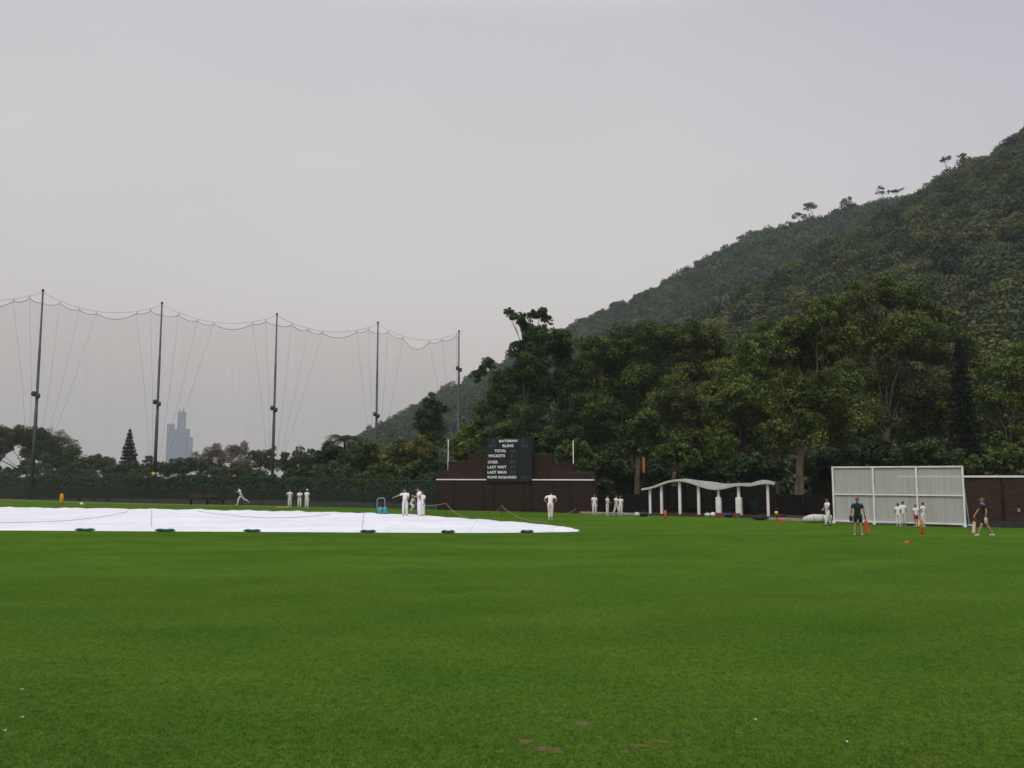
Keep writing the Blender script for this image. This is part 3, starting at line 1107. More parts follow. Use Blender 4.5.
def cable_z(i, u):
    a, b = allp[i], allp[i + 1]
    return PH - .15 - 4 * u * (1 - u) * 1.55


US_ = [.14, .30, .44, .78, .90]
for i in range(5):
    A, B = allp[i], allp[i + 1]
    nm = ['far left', 'left', 'middle left', 'middle right', 'right'][i]
    root = empty('net', (A.x, A.y, 0), 0, ['sheer grey net hanging at the far left, cut by the picture edge', 'sheer grey net between the first and second tall poles',
                 'sheer grey net between the second and third tall poles', 'sheer grey net between the third and fourth tall poles', 'sheer grey net with the deepest scallop, between the fourth and last poles'][i], 'net', 'nets hung between the tall poles')
    dx = B - A
    seg = []
    N_ = 60
    us = [0] + US_ + [1]
    if i == 4: us = [0, .12, .30, .62, .78, .97, 1]
    scz = {}
    for q in range(N_ + 1):
        u = q / N_
        for k in range(len(us) - 1):
            if us[k] <= u <= us[k + 1]:
                w_ = (u - us[k]) / (us[k + 1] - us[k])
                att = lambda x: (cable_z(i, x) - .25 - (.9 if x in (0, 1) else 0))
                z = att(us[k]) * (1 - w_) + att(us[k + 1]) * w_ - (us[k + 1] - us[k]) * 14.5 * .55 * w_ * (1 - w_) * (2.0 if i == 4 and k == 2 else 1)
                break
        seg.append((u, z))
    MB().tube([(dx.x * u / 24, dx.y * u / 24, cable_z(i, u / 24)) for u in range(25)], .018, 4).build('top_cable', M['wire'], root)
    MB().tube([(dx.x * u, dx.y * u, z) for u, z in seg], .030, 4).build('edge_rope', M['wire'], root)
    vs_ = []
    for u, z in seg:
        bow = .6 * math.sin(math.pi * u)
        vs_ += [(dx.x * u, dx.y * u, z), (dx.x * u + bow * .3, dx.y * u + bow, 10), (dx.x * u + bow * .2, dx.y * u + bow * .6, .3)]
    fs_ = []
    for q in range(N_):
        for j in range(2):
            fs_.append((q * 3 + j, q * 3 + j + 1, q * 3 + j + 4, q * 3 + j + 3))
    MB().add(vs_, fs_).build('netting', M['net'], root, True)
    for k, u in enumerate(us[1:-1]):
        near0 = u < .5
        bx_ = 0 if near0 else 1
        z0 = cable_z(i, u) - .25
        off = .012 * (k - 2)
        MB().tube([(dx.x * u, dx.y * u, z0 + .25), (dx.x * u, dx.y * u, z0)], .03, 4).build('hanger', M['wire'], root)
        tgt = bx_ + (.02 + .015 * k if near0 else -.02 - .015 * (4 - k))
        MB().tube([(dx.x * u, dx.y * u - .05, z0), (dx.x * (u * .5 + tgt * .5), dx.y * (u * .5 + tgt * .5) + .35, z0 * .5 + 1.4), (dx.x * tgt, dx.y * tgt, 2.6)], .010, 4).build('brace_rope', M['wire'], root)

# ------------------------------------------------------------------ distant towers
def tower():
    D = 2900
    b = at(178, 476, D)
    root = empty('tower', (b.x, b.y, 0), 0, 'tall stepped blue-grey tower faint in the haze behind the trees', 'building')
    s = D / F
    gl = mat('haze_paled_facade', (.20, .25, .32), (.17, .215, .28), .05, .4)  # facade paled in its own colour, standing in for thicker haze
    gl2 = mat('dark_window_bands', (.15, .19, .25), (.12, .16, .21), .05, .3)

    def zz(py): return at(178, py, D).z

    MB().bx(-7 * s, 9 * s, -12, 12, 0, zz(429)).build('main_block', gl, root)
    MB().bx(-12 * s, -7 * s, -9, 14, 0, zz(424)).build('left_wing', gl, root)
    MB().bx(9 * s, 12.5 * s, -8, 10, 0, zz(437)).build('right_wing', gl, root)
    MB().bx(-2 * s, 5 * s, -7, 7, zz(429), zz(412)).build('crown_block', gl, root)
    m = MB()
    m.bx(-1.6 * s, -.6 * s, -2, 0, zz(412), zz(409))
    m.bx(2.4 * s, 3.4 * s, -2, 0, zz(412), zz(408.5))
    m.build('mast', gl2, root)
    for k in range(13):
        z = 8 + k * 12
        if z < zz(431) - 5:
            MB().bx(-6.5 * s, 8.5 * s, -12.4, -12.0, z, z + 4.4).build('window_band', gl2, root)
    for k in range(5):
        x = (-6 + k * 3.6) * s
        MB().bx(x, x + .5 * s, -12.9, -12.41, 0, zz(429) - .1).build('pier', gl, root)
    b2 = at(94, 476, 2700)
    r2 = empty('tower', (b2.x, b2.y, 0), 0, 'low faint grey block of flats far behind the small round tree', 'building')
    MB().bx(-20, 8, -8, 8, 0, at(94, 456, 2700).z).build('main_block', gl, r2)
    MB().bx(8, 26, -6, 8, 0, at(94, 458.5, 2700).z).build('right_wing', gl, r2)
    for k in range(6):
        MB().bx(-19, 7.5, -8.4, -8, 12 + k * 8, 15.6 + k * 8).build('window_band', gl2, r2)


tower()


# ------------------------------------------------------------------ scoreboard building
def scoreboard():
    A, B = ground(437, 509.8), ground(593, 513.4)
    d = B - A
    Ln = d.length
    rz = math.atan2(d.y, d.x)
    root = empty('scoreboard_building', A, rz, 'dark timber scoreboard building with stepped top and white lettered board', 'building')

    def q(px, py): return on_line(A, B, px, py)

    zr = q(515, 480.2)[1]
    x = lambda px: q(px, 476)[0]
    # lower wall: boards with joints between bays
    MB().bx(0, Ln - .1, 0, 1.0, 0, zr).build('lower_wall', M['timber2'], root)
    for k, px in enumerate([437.5, 454, 484, 494, 523, 532, 553, 571, 592]):
        xx = x(px)
        MB().bx(max(.01, xx - .05), min(Ln - .01, xx + .05), -.03, -.002, .02, zr - .12).build('batten', M['timber'], root)
    n = 22
    lb = MB()
    for k in range(n):
        z = .06 + k * (zr - .1) / n
        lb.bx(.02, Ln - .02, -.012, -.003, z, z + .035)
    lb.build('board_joint', M['timber'], root)
    zu = lambda py: q(515, py)[1]
    A3 = A - Vector((math.sin(rz), -math.cos(rz), 0)) * .35
    B3 = B - Vector((math.sin(rz), -math.cos(rz), 0)) * .35
    q3 = lambda px, py: on_line(A3, B3, px, py)
    x3 = lambda px: q3(px, 476)[0]
    steps = [(437.2, 448, 470), (448, 468, 461.5), (468, 487, 453.5), (531.5, 551, 453.8), (551, 572, 463.5), (572, 592.8, 471.5)]
    for a, b, t in steps:
        MB().bx(x3(a), x3(b) - .005, .35, .95, zr, q3((a + b) / 2, t)[1]).build('stepped_wall', M['timber2'], root)
        m = MB()
        zt = q3((a + b) / 2, t)[1]
        z = zr + .1
        while z < zt - .05:
            m.bx(x3(a) + .02, x3(b) - .03, .325, .347, z, z + .05)
            z += .16
        m.build('slat', M['timber'], root)
    # coping rails, painted white
    for a, b in [(437, 486), (532.5, 593)]:
        MB().bx(x(a) - .03, x(b) + .02, -.07, .2, zr - .01, zr + .075).build('white_rail', M['white'], root, bevel=.01)
    # display
    A4 = A + Vector((math.sin(rz), -math.cos(rz), 0)) * .16
    B4 = B + Vector((math.sin(rz), -math.cos(rz), 0)) * .16
    q4 = lambda px, py: on_line(A4, B4, px, py)
    x0, x1 = q4(487.4, 476)[0], q4(531.0, 476)[0]
    z0, z1 = q4(509, 480.6)[1], q4(509, 438.6)[1]
    disp = MB().bx(x0, x1, -.16, .34, z0, z1).build('display_board', M['board'], root, bevel=.02)
    m = MB()
    for za, zb in [(z0 - .05, z0 + .03), (z1 - .03, z1 + .05)]:
        m.bx(x0 - .03, x1 + .03, -.19, .30, za, zb)
    m.bx(x0 - .03, x0 + .02, -.185, .29, z0 + .03, z1 - .03)
    m.bx(x1 - .02, x1 + .03, -.185, .29, z0 + .03, z1 - .03)
    m.build('frame', M['gear'], disp)
    off = Vector((0, -.35, 0))
    # plane of the display front for measuring
    nrm = Vector((math.sin(rz), -math.cos(rz), 0))
    A2 = A + nrm * .17
    B2 = B + nrm * .17
    q2 = lambda px, py: on_line(A2, B2, px, py)
    rows = [('BATSMAN', 499.2, 517.2, 440.9), ('RUNS', 502.6, 513.4, 445.8), ('TOTAL', 494.6, 506.2, 450.8), ('WICKETS', 488.2, 505, 455.8), ('OVER', 487.8, 497.8, 462.1),
            ('LAST WKT', 487.6, 506.4, 467.1), ('LAST MAN', 487.6, 506.4, 472.2), ('RUNS REQUIRED', 487.6, 516.4, 477.4)]
    for txt, a, b, yc in rows:
        cu = bpy.data.curves.new('t', 'FONT')
        cu.body = txt
        cu.size = .33
        cu.extrude = .004
        cu.offset = .008
        cu.align_x = 'LEFT'
        cu.space_character = 1.08
        to = bpy.data.objects.new('t', cu)
        COL.objects.link(to)
        dg = bpy.context.evaluated_depsgraph_get()
        me = bpy.data.meshes.new_from_object(to.evaluated_get(dg))
        bpy.data.objects.remove(to)
        v = np.empty(len(me.vertices) * 3)
        me.vertices.foreach_get('co', v)
        v = v.reshape(-1, 3)
        mn, mxx = v.min(0), v.max(0)
        xa, za = q2(a, yc + 1.45)
        xb, zb = q2(b, yc - 1.45)
        nv = np.zeros_like(v)
        nv[:, 0] = xa + (v[:, 0] - mn[0]) / (mxx[0] - mn[0]) * (xb - xa)
        nv[:, 1] = -.168 - v[:, 2]
        nv[:, 2] = za + (v[:, 1] - mn[1]) / (mxx[1] - mn[1]) * (zb - za)
        me.vertices.foreach_set('co', nv.ravel())
        me.update()
        me.materials.clear()
        o = link_mesh('lettering', me, M['letter'], disp)
    for a, b, yc in [(492.3, 494.8, 440.9), (521.7, 524.4, 440.9), (488.6, 495.5, 445.8), (521, 528, 445.8), (509.8, 516.2, 450.9), (510, 513, 455.8), (509.8, 516.2, 462.1), (509.8, 516.2, 467.1), (509.8, 516.2, 472.2), (521, 528, 477.5)]:
        xa, za = q2(a, yc + 1.5)
        xb, zb = q2(b, yc - 1.5)
        k = 1 if b - a < 4 else (3 if b - a > 6.6 else 2)
        wd_ = (xb - xa) / k
        for j in range(k):
            MB().bx(xa + j * wd_ + .01, xa + (j + 1) * wd_ - .02, -.168, -.162, za, zb).build('number_plate', M['slot'], disp)
    # white poles on the top
    for px, y0, y1 in [(448.3, 472, 439.5), (573.2, 472, 440.5)]:
        A5 = A - Vector((math.sin(rz), -math.cos(rz), 0)) * 1.1
        B5 = B - Vector((math.sin(rz), -math.cos(rz), 0)) * 1.1
        xx, zt = on_line(A5, B5, px, y1)
        MB().tube([(xx, 1.1, 0), (xx, 1.1, zt)], .034, 8).build('white_pole', M['roll'], root, True)
    # side shed to the right, darker
    return A, B


SA, SB = scoreboard()

# ------------------------------------------------------------------ brown board fences
def board_fence(label, pts, h, m, railcol=None, name='timber_fence', bay=2.4, base=None):
    root = empty(name, (pts[0].x, pts[0].y, 0), 0, label, 'fence')
    O = pts[0]
    for i in range(len(pts) - 1):
        A, B = pts[i] - O, pts[i + 1] - O
        d = B - A
        Ln = d.length
        ang = math.atan2(d.y, d.x)
        Rm = Matrix.Rotation(ang, 3, 'Z')
        c = (A + B) / 2
        nrm = Rm @ Vector((0, -1, 0))
        hh_ = h
        MB().box((c.x, c.y, h / 2), (Ln, .06, h), ang).build('panel', m, root)
        v = MB()
        nn = int(Ln / .16)
        for k in range(nn):
            p = A + d * ((k + .5) / nn) + nrm * .036
            v.box((p.x, p.y, h / 2), (.10, .012, h - .06), ang)
        v.build('boards', m, root)
        if railcol:
            p = c + nrm * .0
            MB().box((p.x, p.y, h + .05), (Ln + .03, .22, .095), ang).build('top_rail', railcol, root, bevel=.01)
        nb = max(1, round(Ln / bay))
        for k in range(nb + 1):
            p = A + d * (k / nb) + nrm * .08
            MB().box((p.x, p.y, h / 2 - .01), (.10, .07, h - .03), ang).build('post', M['timber'], root)
    return root


def g2(px, Y): return at(px, 476, Y) - Vector((0, 0, H))


M['shadowed'] = mat('shade_toned_boards', (.016, .012, .010), (.008, .007, .006), 2, .85, stretch=(1, 1, .4), spec=.1)  # near-black board colour carries the shade behind the shelter and boys
board_fence('low blackened timber fence behind the boys, right of the scoreboard', [g2(592, 62), g2(648, 61)], 1.25, M['shadowed'])
board_fence('dark brown timber fence running behind the shelter', [g2(648.4, 61), g2(775, 58)], 1.8, M['shadowed'])
board_fence('low dark timber fence between the shelter and sight screen', [g2(775.5, 58), g2(834, 54)], 1.3, M['shadowed'])
RW0, RW1 = ground(900, 524.6), ground(1180, 530.5)
board_fence('dark brown boarded wall with white top rail at the right edge', [RW0, RW1], 2.42, M['timber2'], M['white'], 'boarded_wall')
d = RW1 - RW0
n_ = Vector((d.y, -d.x, 0)).normalized()
c = (RW0 + RW1) / 2 + n_ * .14
o = MB().box((c.x, c.y, .14), (d.length, .06, .28), math.atan2(d.y, d.x)).build('kickboard', M['fgreen'])
tag(o, 'low dark green board along the foot of the right brown wall', 'board')
p = on_line(RW0, RW1, 1018.5, 510)
pp = RW0 + d.normalized() * p[0] + n_ * .16
o = MB().box((pp.x, pp.y, p[1]), (.12, .03, .16), math.atan2(d.y, d.x)).build('notice', M['pale_steel'])
tag(o, 'small pale grey plate fixed on the brown wall at the right edge', 'plate')


# ------------------------------------------------------------------ sight screen
def sight_screen():
    A, B = ground(834.7, 523.4), ground(965.6, 527.4)
    d = B - A
    Ln = d.length
    root = empty('sight_screen', A, math.atan2(d.y, d.x), 'large white framed sight screen with weathered mesh panels on small wheels', 'sight screen')
    zt = on_line(A, B, 900, 467)[1]
    zb = on_line(A, B, 900, 522.3)[1]
    zm = on_line(A, B, 900, 494.8)[1]
    xs = [0.0] + [on_line(A, B, p, 476)[0] for p in (873, 916.3)] + [Ln]
    for k, x in enumerate(xs):
        MB().bx(x - .042, x + .042, -.07, .025, zb - .04, zt + .04).build('post', M['white'], root, bevel=.008)
    for z, t in ((zt, .038), (zm, .042), (zb, .05)):
        for k in range(3):
            MB().bx(xs[k] + .052, xs[k + 1] - .052, -.05, .015, z - t, z + t).build('rail', M['white'], root, bevel=.006)
    sm = mesh_mat('weathered_screen_cloth', (.50, .50, .48), .80)
    for n in sm.node_tree.nodes:
        if n.type == 'MAPPING': n.inputs['Scale'].default_value = (11, 1, .35)
        if n.type == 'TEX_NOISE':
            n.inputs['Detail'].default_value = 5
            n.inputs['Roughness'].default_value = .7
        if n.type == 'MAP_RANGE':
            n.inputs[1].default_value = .3
            n.inputs[2].default_value = .7
            n.inputs[3].default_value = .62
            n.inputs[4].default_value = .93
    for k in range(3):
        for za, zc in ((zb + .065, zm - .06), (zm + .06, zt - .055)):
            MB().add([(xs[k] + .055, .03, za), (xs[k + 1] - .055, .03, za), (xs[k + 1] - .055, .03, zc), (xs[k] + .055, .03, zc)], [(0, 1, 2, 3)]).build('mesh_panel', sm, root)
            n_ = 5
            for q_ in range(1, n_):
                xx = xs[k] + (xs[k + 1] - xs[k]) * q_ / n_
                MB().bx(xx - .012, xx + .012, .045, .07, za, zc).build('stiffener', M['pale_steel'], root)
    for x in xs:
        wr = .09
        w_ = MB()
        w_.tube([(x, -.16, wr), (x, -.10, wr)], wr, 12)
        w_.build('wheel', M['white'], root)
        MB().bx(x - .03, x + .03, -.095, -.075, wr, zb + .02).build('wheel_bracket', M['white'], root)
        MB().tube([(x, .05, zt * .7), (x, 1.2, .06)], .03, 6).build('brace', M['white'], root)
    MB().bx(-.2, Ln + .2, 1.15, 1.25, .02, .10).build('rear_skid', M['white'], root)


sight_screen()


# ------------------------------------------------------------------ wavy shelter
def shelter():
    A, B = ground(644, 514.7), ground(775, 517.8)
    d = B - A
    Ln = d.length
    root = empty('shelter', A, math.atan2(d.y, d.x), 'open players shelter with wavy pale roof on white columns', 'shelter')
    q = lambda px, py: on_line(A, B, px, py)
    fr = [(643.5, 488.5), (650, 487.6), (656, 486), (662, 483.6), (668, 481.4), (675, 479.8), (681, 479.4), (688, 480.4), (695, 482.5), (702, 485), (709, 487), (716, 488), (723, 487.6), (730, 486), (737, 484.3), (744, 484), (750, 484.6), (757, 483.4), (764, 482.2), (770, 482), (775.5, 483)]
    pts = [q(*p) for p in fr]
    pts[-1] = (pts[-1][0], pts[-1][1])
    bk = []
    for (x, z), (px, py) in zip(pts, fr):
        lift = .30 * math.exp(-((px - 712) / 16.0) ** 2) + .12 * math.exp(-((px - 760) / 10.0) ** 2)
        bk.append((x, z + lift + .03))
    Dp = 3.0
    th = .11
    vs_, fs_ = [], []
    for (x, z), (x2, z2) in zip(pts, bk):
        for j in range(4):
            t = j / 3
            zz = z + (z2 - z) * t
            vs_.append((x - .22 * Dp * t, Dp * t - .3, zz))
            vs_.append((x - .22 * Dp * t, Dp * t - .3, zz - th))
    n = len(pts)
    for i in range(n - 1):
        for j in range(3):
            a = i * 8 + j * 2
            b = a + 8
            fs_.append((a, b, b + 2, a + 2))
            fs_.append((a + 1, a + 3, b + 3, b + 1))
        a = i * 8
        fs_.append((a, a + 1, a + 9, a + 8))
        fs_.append((a + 6, a + 14, a + 15, a + 7))
    for i in (0, n - 1):
        for j in range(3):
            a = i * 8 + j * 2
            fs_.append((a, a + 2, a + 3, a + 1) if i == 0 else (a, a + 1, a + 3, a + 2))
    rf = MB().add(vs_, fs_).build('roof', M['roofg'], root)
    m = MB()
    for i in range(n - 1):
        (x, z), (x2, z2) = pts[i], pts[i + 1]
        a = math.atan2(z2 - z, x2 - x)
        L_ = math.hypot(x2 - x, z2 - z)
        m.box(((x + x2) / 2, -.33, (z + z2) / 2 - .05), (L_ + .01, .05, .13), 0, Matrix.Rotation(-a, 3, 'Y'))
    fc = MB()
    cream = mat('cream_paint', (.52, .52, .42), (.42, .42, .34), 3, .6)
    m.build('fascia', cream, rf)

    def roofz(px):
        return float(np.interp(px, [p[0] for p in fr], [p[1] for p in pts]))

    for px, wpx in [(650.2, 2.3), (661.7, 2.5), (680, 2.7), (698.8, 2.6), (718.7, 2.4), (738.9, 2.6), (768, 2.3)]:
        x = q(px, 500)[0]
        w_ = wpx * 55 / F / 2
        zr = roofz(px) - .12
        c_ = MB().bx(x - w_, x + w_, -w_, w_, 0, zr).build('column', M['white'], root, bevel=.01)
        if px in (718.7, 738.9):
            MB().bx(x - w_ * 2.1, x + w_ * 2.1, -w_ * 2, w_ * 2, .02, q(px, 497.3)[1]).build('column_casing', M['white'], root, bevel=.02)
        MB().bx(x - .55, x - .47, 2.5, 2.58, 0, zr - .02).build('rear_post', M['bark3'], root)
    dk = MB().bx(-.1, Ln, -.25, 3.2, .0, .09).build('floor_slab', mat('dark_brown_paving', (.08, .04, .032), (.05, .028, .024), 3, .9), root)
    x0, x1 = q(714, 515)[0], q(742, 515)[0]
    MB().bx(x0, x1, -.45, -.26, 0, .24).build('brick_step', M['brick'], root)
    MB().bx(.3, Ln - .4, 2.2, 2.6, .42, .48).build('bench_seat', M['timber2'], root)
    for x in np.linspace(.5, Ln - .6, 5):
        MB().bx(x - .04, x + .04, 2.25, 2.55, .09, .42).build('bench_leg', M['timber'], root)
    return A, B


HA, HB = shelter()


def near_shelter(px, py, dy=0.0):
    p = ground(px, py)
    p.y += dy
    return p


# bags and bits about the shelter
p = at(753.5, 500, 55.5)
r = empty('bin', (p.x, p.y, 0.09), 0, 'dark green bin under the right part of the shelter', 'bin')
MB().lathe([(.22, 0), (.26, .75), (.28, .78), (.28, .84)], 14).build('body', M['teal'], r, True)
MB().lathe([(.285, .84), (.27, .90), (.10, .95)], 14).build('lid', M['gear'], r, True)


def bag(label, px, py, m, sx=.45, sz=.28, D=None):
    p = ground(px, py)
    r = empty('kit_bag', (p.x, p.y, .0), random.uniform(-.3, .3), label, 'bag', 'kit bags by the shelter')
    MB().ball((0, 0, sz / 2), (sx / 2, .16, sz / 2), 12, 8).build('body', m, r, True)
    MB().tube([(-sx * .25, 0, sz * .9), (-sx * .15, 0, sz * 1.25), (sx * .15, 0, sz * 1.25), (sx * .25, 0, sz * .9)], .015, 5).build('handle', M['gear'], r, True)


bag('white kit bag left of the thick cased column', 707.5, 517.0, M['roll'], .4, .26)
bag('pale kit bag touching the thick cased column', 713, 517.0, M['cream'], .32, .3)
bag('dark kit bag on the grass edge right of the brick step', 760, 520.2, M['black'], .9, .26)
bag('navy kit bag between the two cased columns', 729, 517.6, M['navy'], .5, .3)
bag('light grey kit bag beside the slender forked tree', 637, 517, M['roll'], .35, .3)
bag('dark kit bag next to the light grey one, left of the shelter', 643.5, 516.8, M['gear'], .6, .3)
bag('teal kit bag next to the foot of the brown wall by the sight screen', 966.5, 527.0, M['teal'], .16, .30)


# yellow helmet on a stick-like bin, red mat
p = ground(776.5, 520.5)
r = empty('ball_lamp', (p.x, p.y, 0), 0, 'small yellow ball marker on a short dark stake right of the shelter', 'marker')
MB().tube([(0, 0, 0), (0, 0, .34)], .02, 6).build('stake', M['gear'], r)
MB().ball((0, 0, .43), .10, 12, 8).build('ball', M['yel2'], r, True)
r.name = 'marker_ball'
p = ground(781, 521.7)
r = empty('crate', (p.x, p.y, 0), 0, 'small flat red crate on the grass right of the shelter', 'crate')
m = MB()
m.bx(-.18, .18, -.12, .12, 0, .02).bx(-.18, .18, -.12, -.10, .02, .10).bx(-.18, .18, .10, .12, .02, .10).bx(-.18, -.16, -.10, .10, .02, .10).bx(.16, .18, -.10, .10, .02, .10)
m.build('tub', M['red'], r)

# rolled covers by the sight screen
A, B = ground(808, 522.8), ground(836, 523.4)
A.y += .2
B.y += .6
r = empty('rolled_cover', (A.x, A.y, 0), math.atan2((B - A).y, (B - A).x), 'rolled off-white ground cover lying left of the sight screen', 'ground cover')
Lr = (B - A).length
MB().tube([(-.22, 0, .10), (-.1, 0, .16), (.15, 0, .21), (Lr * .3, 0, .23), (Lr * .6, .03, .22), (Lr, 0, .21)], [.04, .14, .20, .225, .215, .20], 16).build('roll', M['roll'], r, True)
for t in (.25, .6, .9):
    MB().tube([(Lr * t, .01, .225), (Lr * t + .05, .01, .225)], .235, 16).build('strap', M['rope'], r)

# ------------------------------------------------------------------ the big white cover
near_pts = [(-420, 529.2), (-200, 529.8), (0, 530.6), (150, 531.5), (250, 532), (330, 532.5), (420, 533), (480, 533.2), (540, 532.8), (578, 532.0)]
far_pts = [(581, 530.6), (560, 527.8), (530, 525), (500, 522.3), (470, 520), (440, 517.6), (410, 515.7), (370, 513.8), (280, 512), (150, 509.7), (0, 508), (-200, 506.5), (-420, 506)]
A_ = [ground(*p) for p in near_pts]
B_ = [ground(*p) for p in far_pts]
# grid between near edge and far edge
NX, NY = 300, 40
nx_ = np.array([p.x for p in A_]); ny_ = np.array([p.y for p in A_])
fx_ = np.array([p.x for p in reversed(B_)]); fy_ = np.array([p.y for p in reversed(B_)])
pa = np.array([p[0] for p in near_pts], float); pb = np.array([p[0] for p in reversed(far_pts)], float)
vs_, fs_ = [], []
rg2 = np.random.default_rng(9)
wr_ = rg2.random((8, 4))
for i in range(NX + 1):
    s = i / NX
    a = -420 + (580 + 420) * s
    n0 = (np.interp(a, pa, nx_), np.interp(a, pa, ny_))
    f0 = (np.interp(a, pb, fx_), np.interp(a, pb, fy_))
    for j in range(NY + 1):
        t = j / NY
        x = n0[0] * (1 - t) + f0[0] * t
        y = n0[1] * (1 - t) + f0[1] * t
        e_ = min(t, 1 - t, (1 - s) * 6) * 14
        z = .015 + .10 * min(1, e_) ** .7
        z += .022 * math.sin(x * 1.9 + 1.3 * math.sin(y * .6)) + .016 * math.sin(y * 2.3 + x * .7) + .014 * math.sin(x * 5.3 + y * 1.1) + .006 * rg2.normal() + .025 * max(0, math.sin(x * .9 + y * .35)) ** 12
        if e_ < .02: z = .012
        vs_.append((x, y, max(.010, z)))
for i in range(NX):
    for j in range(NY):
        k = i * (NY + 1) + j
        fs_.append((k, k + NY + 1, k + NY + 2, k + 1))
cv = MB().add(vs_, fs_)
M['cover'] = mat('white_cover_sheet', (.75, .75, .79), (.64, .64, .69), .25, .55, stretch=(.5, 2, 1), spec=.3)
_nt = M['cover'].node_tree
_b = _nt.nodes['Principled BSDF']
_tc = _nt.nodes.new('ShaderNodeTexCoord')
_w = _nt.nodes.new('ShaderNodeTexWave')            # welded seams between the strips of sheeting
_w.bands_direction = 'X'
_w.inputs['Scale'].default_value = .085
_w.inputs['Distortion'].default_value = .25
_r = _nt.nodes.new('ShaderNodeMapRange')
_r.inputs[1].default_value = .9990
_r.inputs[2].default_value = 1
_r.inputs[3].default_value = 1
_r.inputs[4].default_value = .84
_src = _b.inputs['Base Color'].links[0].from_socket
_v = _nt.nodes.new('ShaderNodeVectorMath')
_v.operation = 'SCALE'
_nt.links.new(_tc.outputs['Object'], _w.inputs['Vector'])
_nt.links.new(_w.outputs['Fac'], _r.inputs[0])
_nt.links.new(_src, _v.inputs[0])
_nt.links.new(_r.outputs[0], _v.inputs['Scale'])
_nt.links.new(_v.outputs[0], _b.inputs['Base Color'])
cover = cv.build('pitch_cover', M['cover'], None, True)
cover.modifiers.new('thick', 'SOLIDIFY').thickness = .008
tag(cover, 'huge flat white sheet spread over the pitch at left', 'ground cover')


def cover_line(label, pxs, r=.013):
    pts = []
    for px, py in pxs:
        p = ground(px, py + (-.0))
        pts.append(Vector((p.x, p.y, .155)))
    sm_ = []
    for i in range(len(pts) - 1):
        for k in range(6):
            sm_.append(pts[i].lerp(pts[i + 1], k / 6))
    sm_.append(pts[-1])
    o = MB().tube(sm_, r, 5).build('rope', M['rope'], None, True)
    tag(o, label, 'rope', 'ropes lying across the white sheet')


cover_line('grey rope curving over the far left of the white sheet', [(-40, 526), (20, 525.6), (50, 524.6), (75, 522.8), (95, 520.5), (112, 517.5), (128, 513.8)])
cover_line('grey rope curving over the middle of the white sheet', [(195, 513), (215, 516), (240, 518.8), (262, 520.6), (290, 520.4), (312, 518.6), (330, 517)])
cover_line('straight dark seam rope across the sheet, left of the second pole', [(151.5, 511.5), (151.5, 515), (151.3, 520), (151, 530)], .010)
cover_line('straight dark seam rope across the sheet below the teal trolley', [(364, 515), (363.5, 518), (363, 523), (362, 531)], .009)

# sandbags holding the sheet down
def sandbag(label, px, py, wpx, hz=.13):
    p = ground(px, py)
    L_ = wpx * p.y / F * .88
    r = empty('sandbag', (p.x, p.y, .0), random.uniform(-.08, .08), label, 'sandbag', 'teal sandbags holding down the white sheet')
    n = 9
    pts, rad = [], []
    for i in range(n):
        t = i / (n - 1)
        pts.append((-L_ / 2 + L_ * t, random.uniform(-.02, .02), hz * .5 + .015 * math.sin(t * 9)))
        rad.append(hz * .55 * (math.sin(math.pi * (t * .80 + .10)) ** .25))
    rad[0] *= .75; rad[-1] *= .75
    MB().tube(pts, rad, 10).build('sack', M['teal'], r, True)
    for s in (-1, 1):
        MB().box((s * (L_ / 2 + .01), 0, hz * .5), (.05, .12, .05)).build('tie_end', M['teal'], r, bevel=.01)


names_ = ['leftmost sandbag on the near edge of the white sheet', 'second sandbag from left on the near edge of the sheet', 'third sandbag from left on the near edge of the sheet',
          'fourth sandbag from left on the near edge, below the teal trolley', 'second sandbag from right on the near edge of the sheet', 'rightmost sandbag on the near edge of the sheet']
for lb_, (px, w_) in zip(names_, [(85, 20), (165, 20), (252, 17), (368, 16), (448, 14), (527, 13)]):
    sandbag(lb_, px, np.interp(px, [p[0] for p in near_pts], [p[1] for p in near_pts]) + .1, w_)
for lb_, px, py, w_ in [('flat sandbag near the pointed right end of the white sheet', 572, 530.2, 9), ('small sandbag on the far edge, next left of the pointed end', 541, 525.6, 8),
                        ('tiny sandbag on the far edge right of the two men', 506, 522.6, 6), ('tiny sandbag on the far edge just right of the men', 479, 520.6, 5),
                        ('small sandbag on the far edge left of the teal trolley', 356, 512.9, 8), ('tiny sandbag on the far edge by the second pole', 196, 510.3, 7),
                        ('tiny sandbag on the far edge at the far left', 54, 508.3, 8), ('tiny sandbag on the far edge left of the second pole', 98, 508.9, 6),
                        ('tiny sandbag on the far edge at the feet of the two men', 437, 517.2, 5)]:
    sandbag(lb_, px, py, w_, .09)

# rope line with stakes around the right of the sheet
def stake_rope(label, pts, stakes):
    r = empty('rope_line', ground(*pts[0][:2]), 0, label, 'rope', 'slack rope lines beyond the white sheet')
    O = ground(*pts[0][:2])
    P_ = []
    for px, pyg, py in pts:
        g_ = ground(px, pyg)
        P_.append(at(px, py, g_.y) - O)
    sm_ = []
    for i in range(len(P_) - 1):
        for k in range(5):
            t = k / 5
            q_ = P_[i].lerp(P_[i + 1], t)
            q_.z = max(.01, q_.z - .25 * t * (1 - t))
            sm_.append(q_)
    sm_.append(P_[-1])
    MB().tube(sm_, .014, 4).build('rope', M['rope'], r)
    for i in stakes:
        q_ = P_[i]
        MB().tube([(q_.x, q_.y, 0), (q_.x, q_.y, q_.z + .03)], .018, 6).build('stake', M['gear'], r)


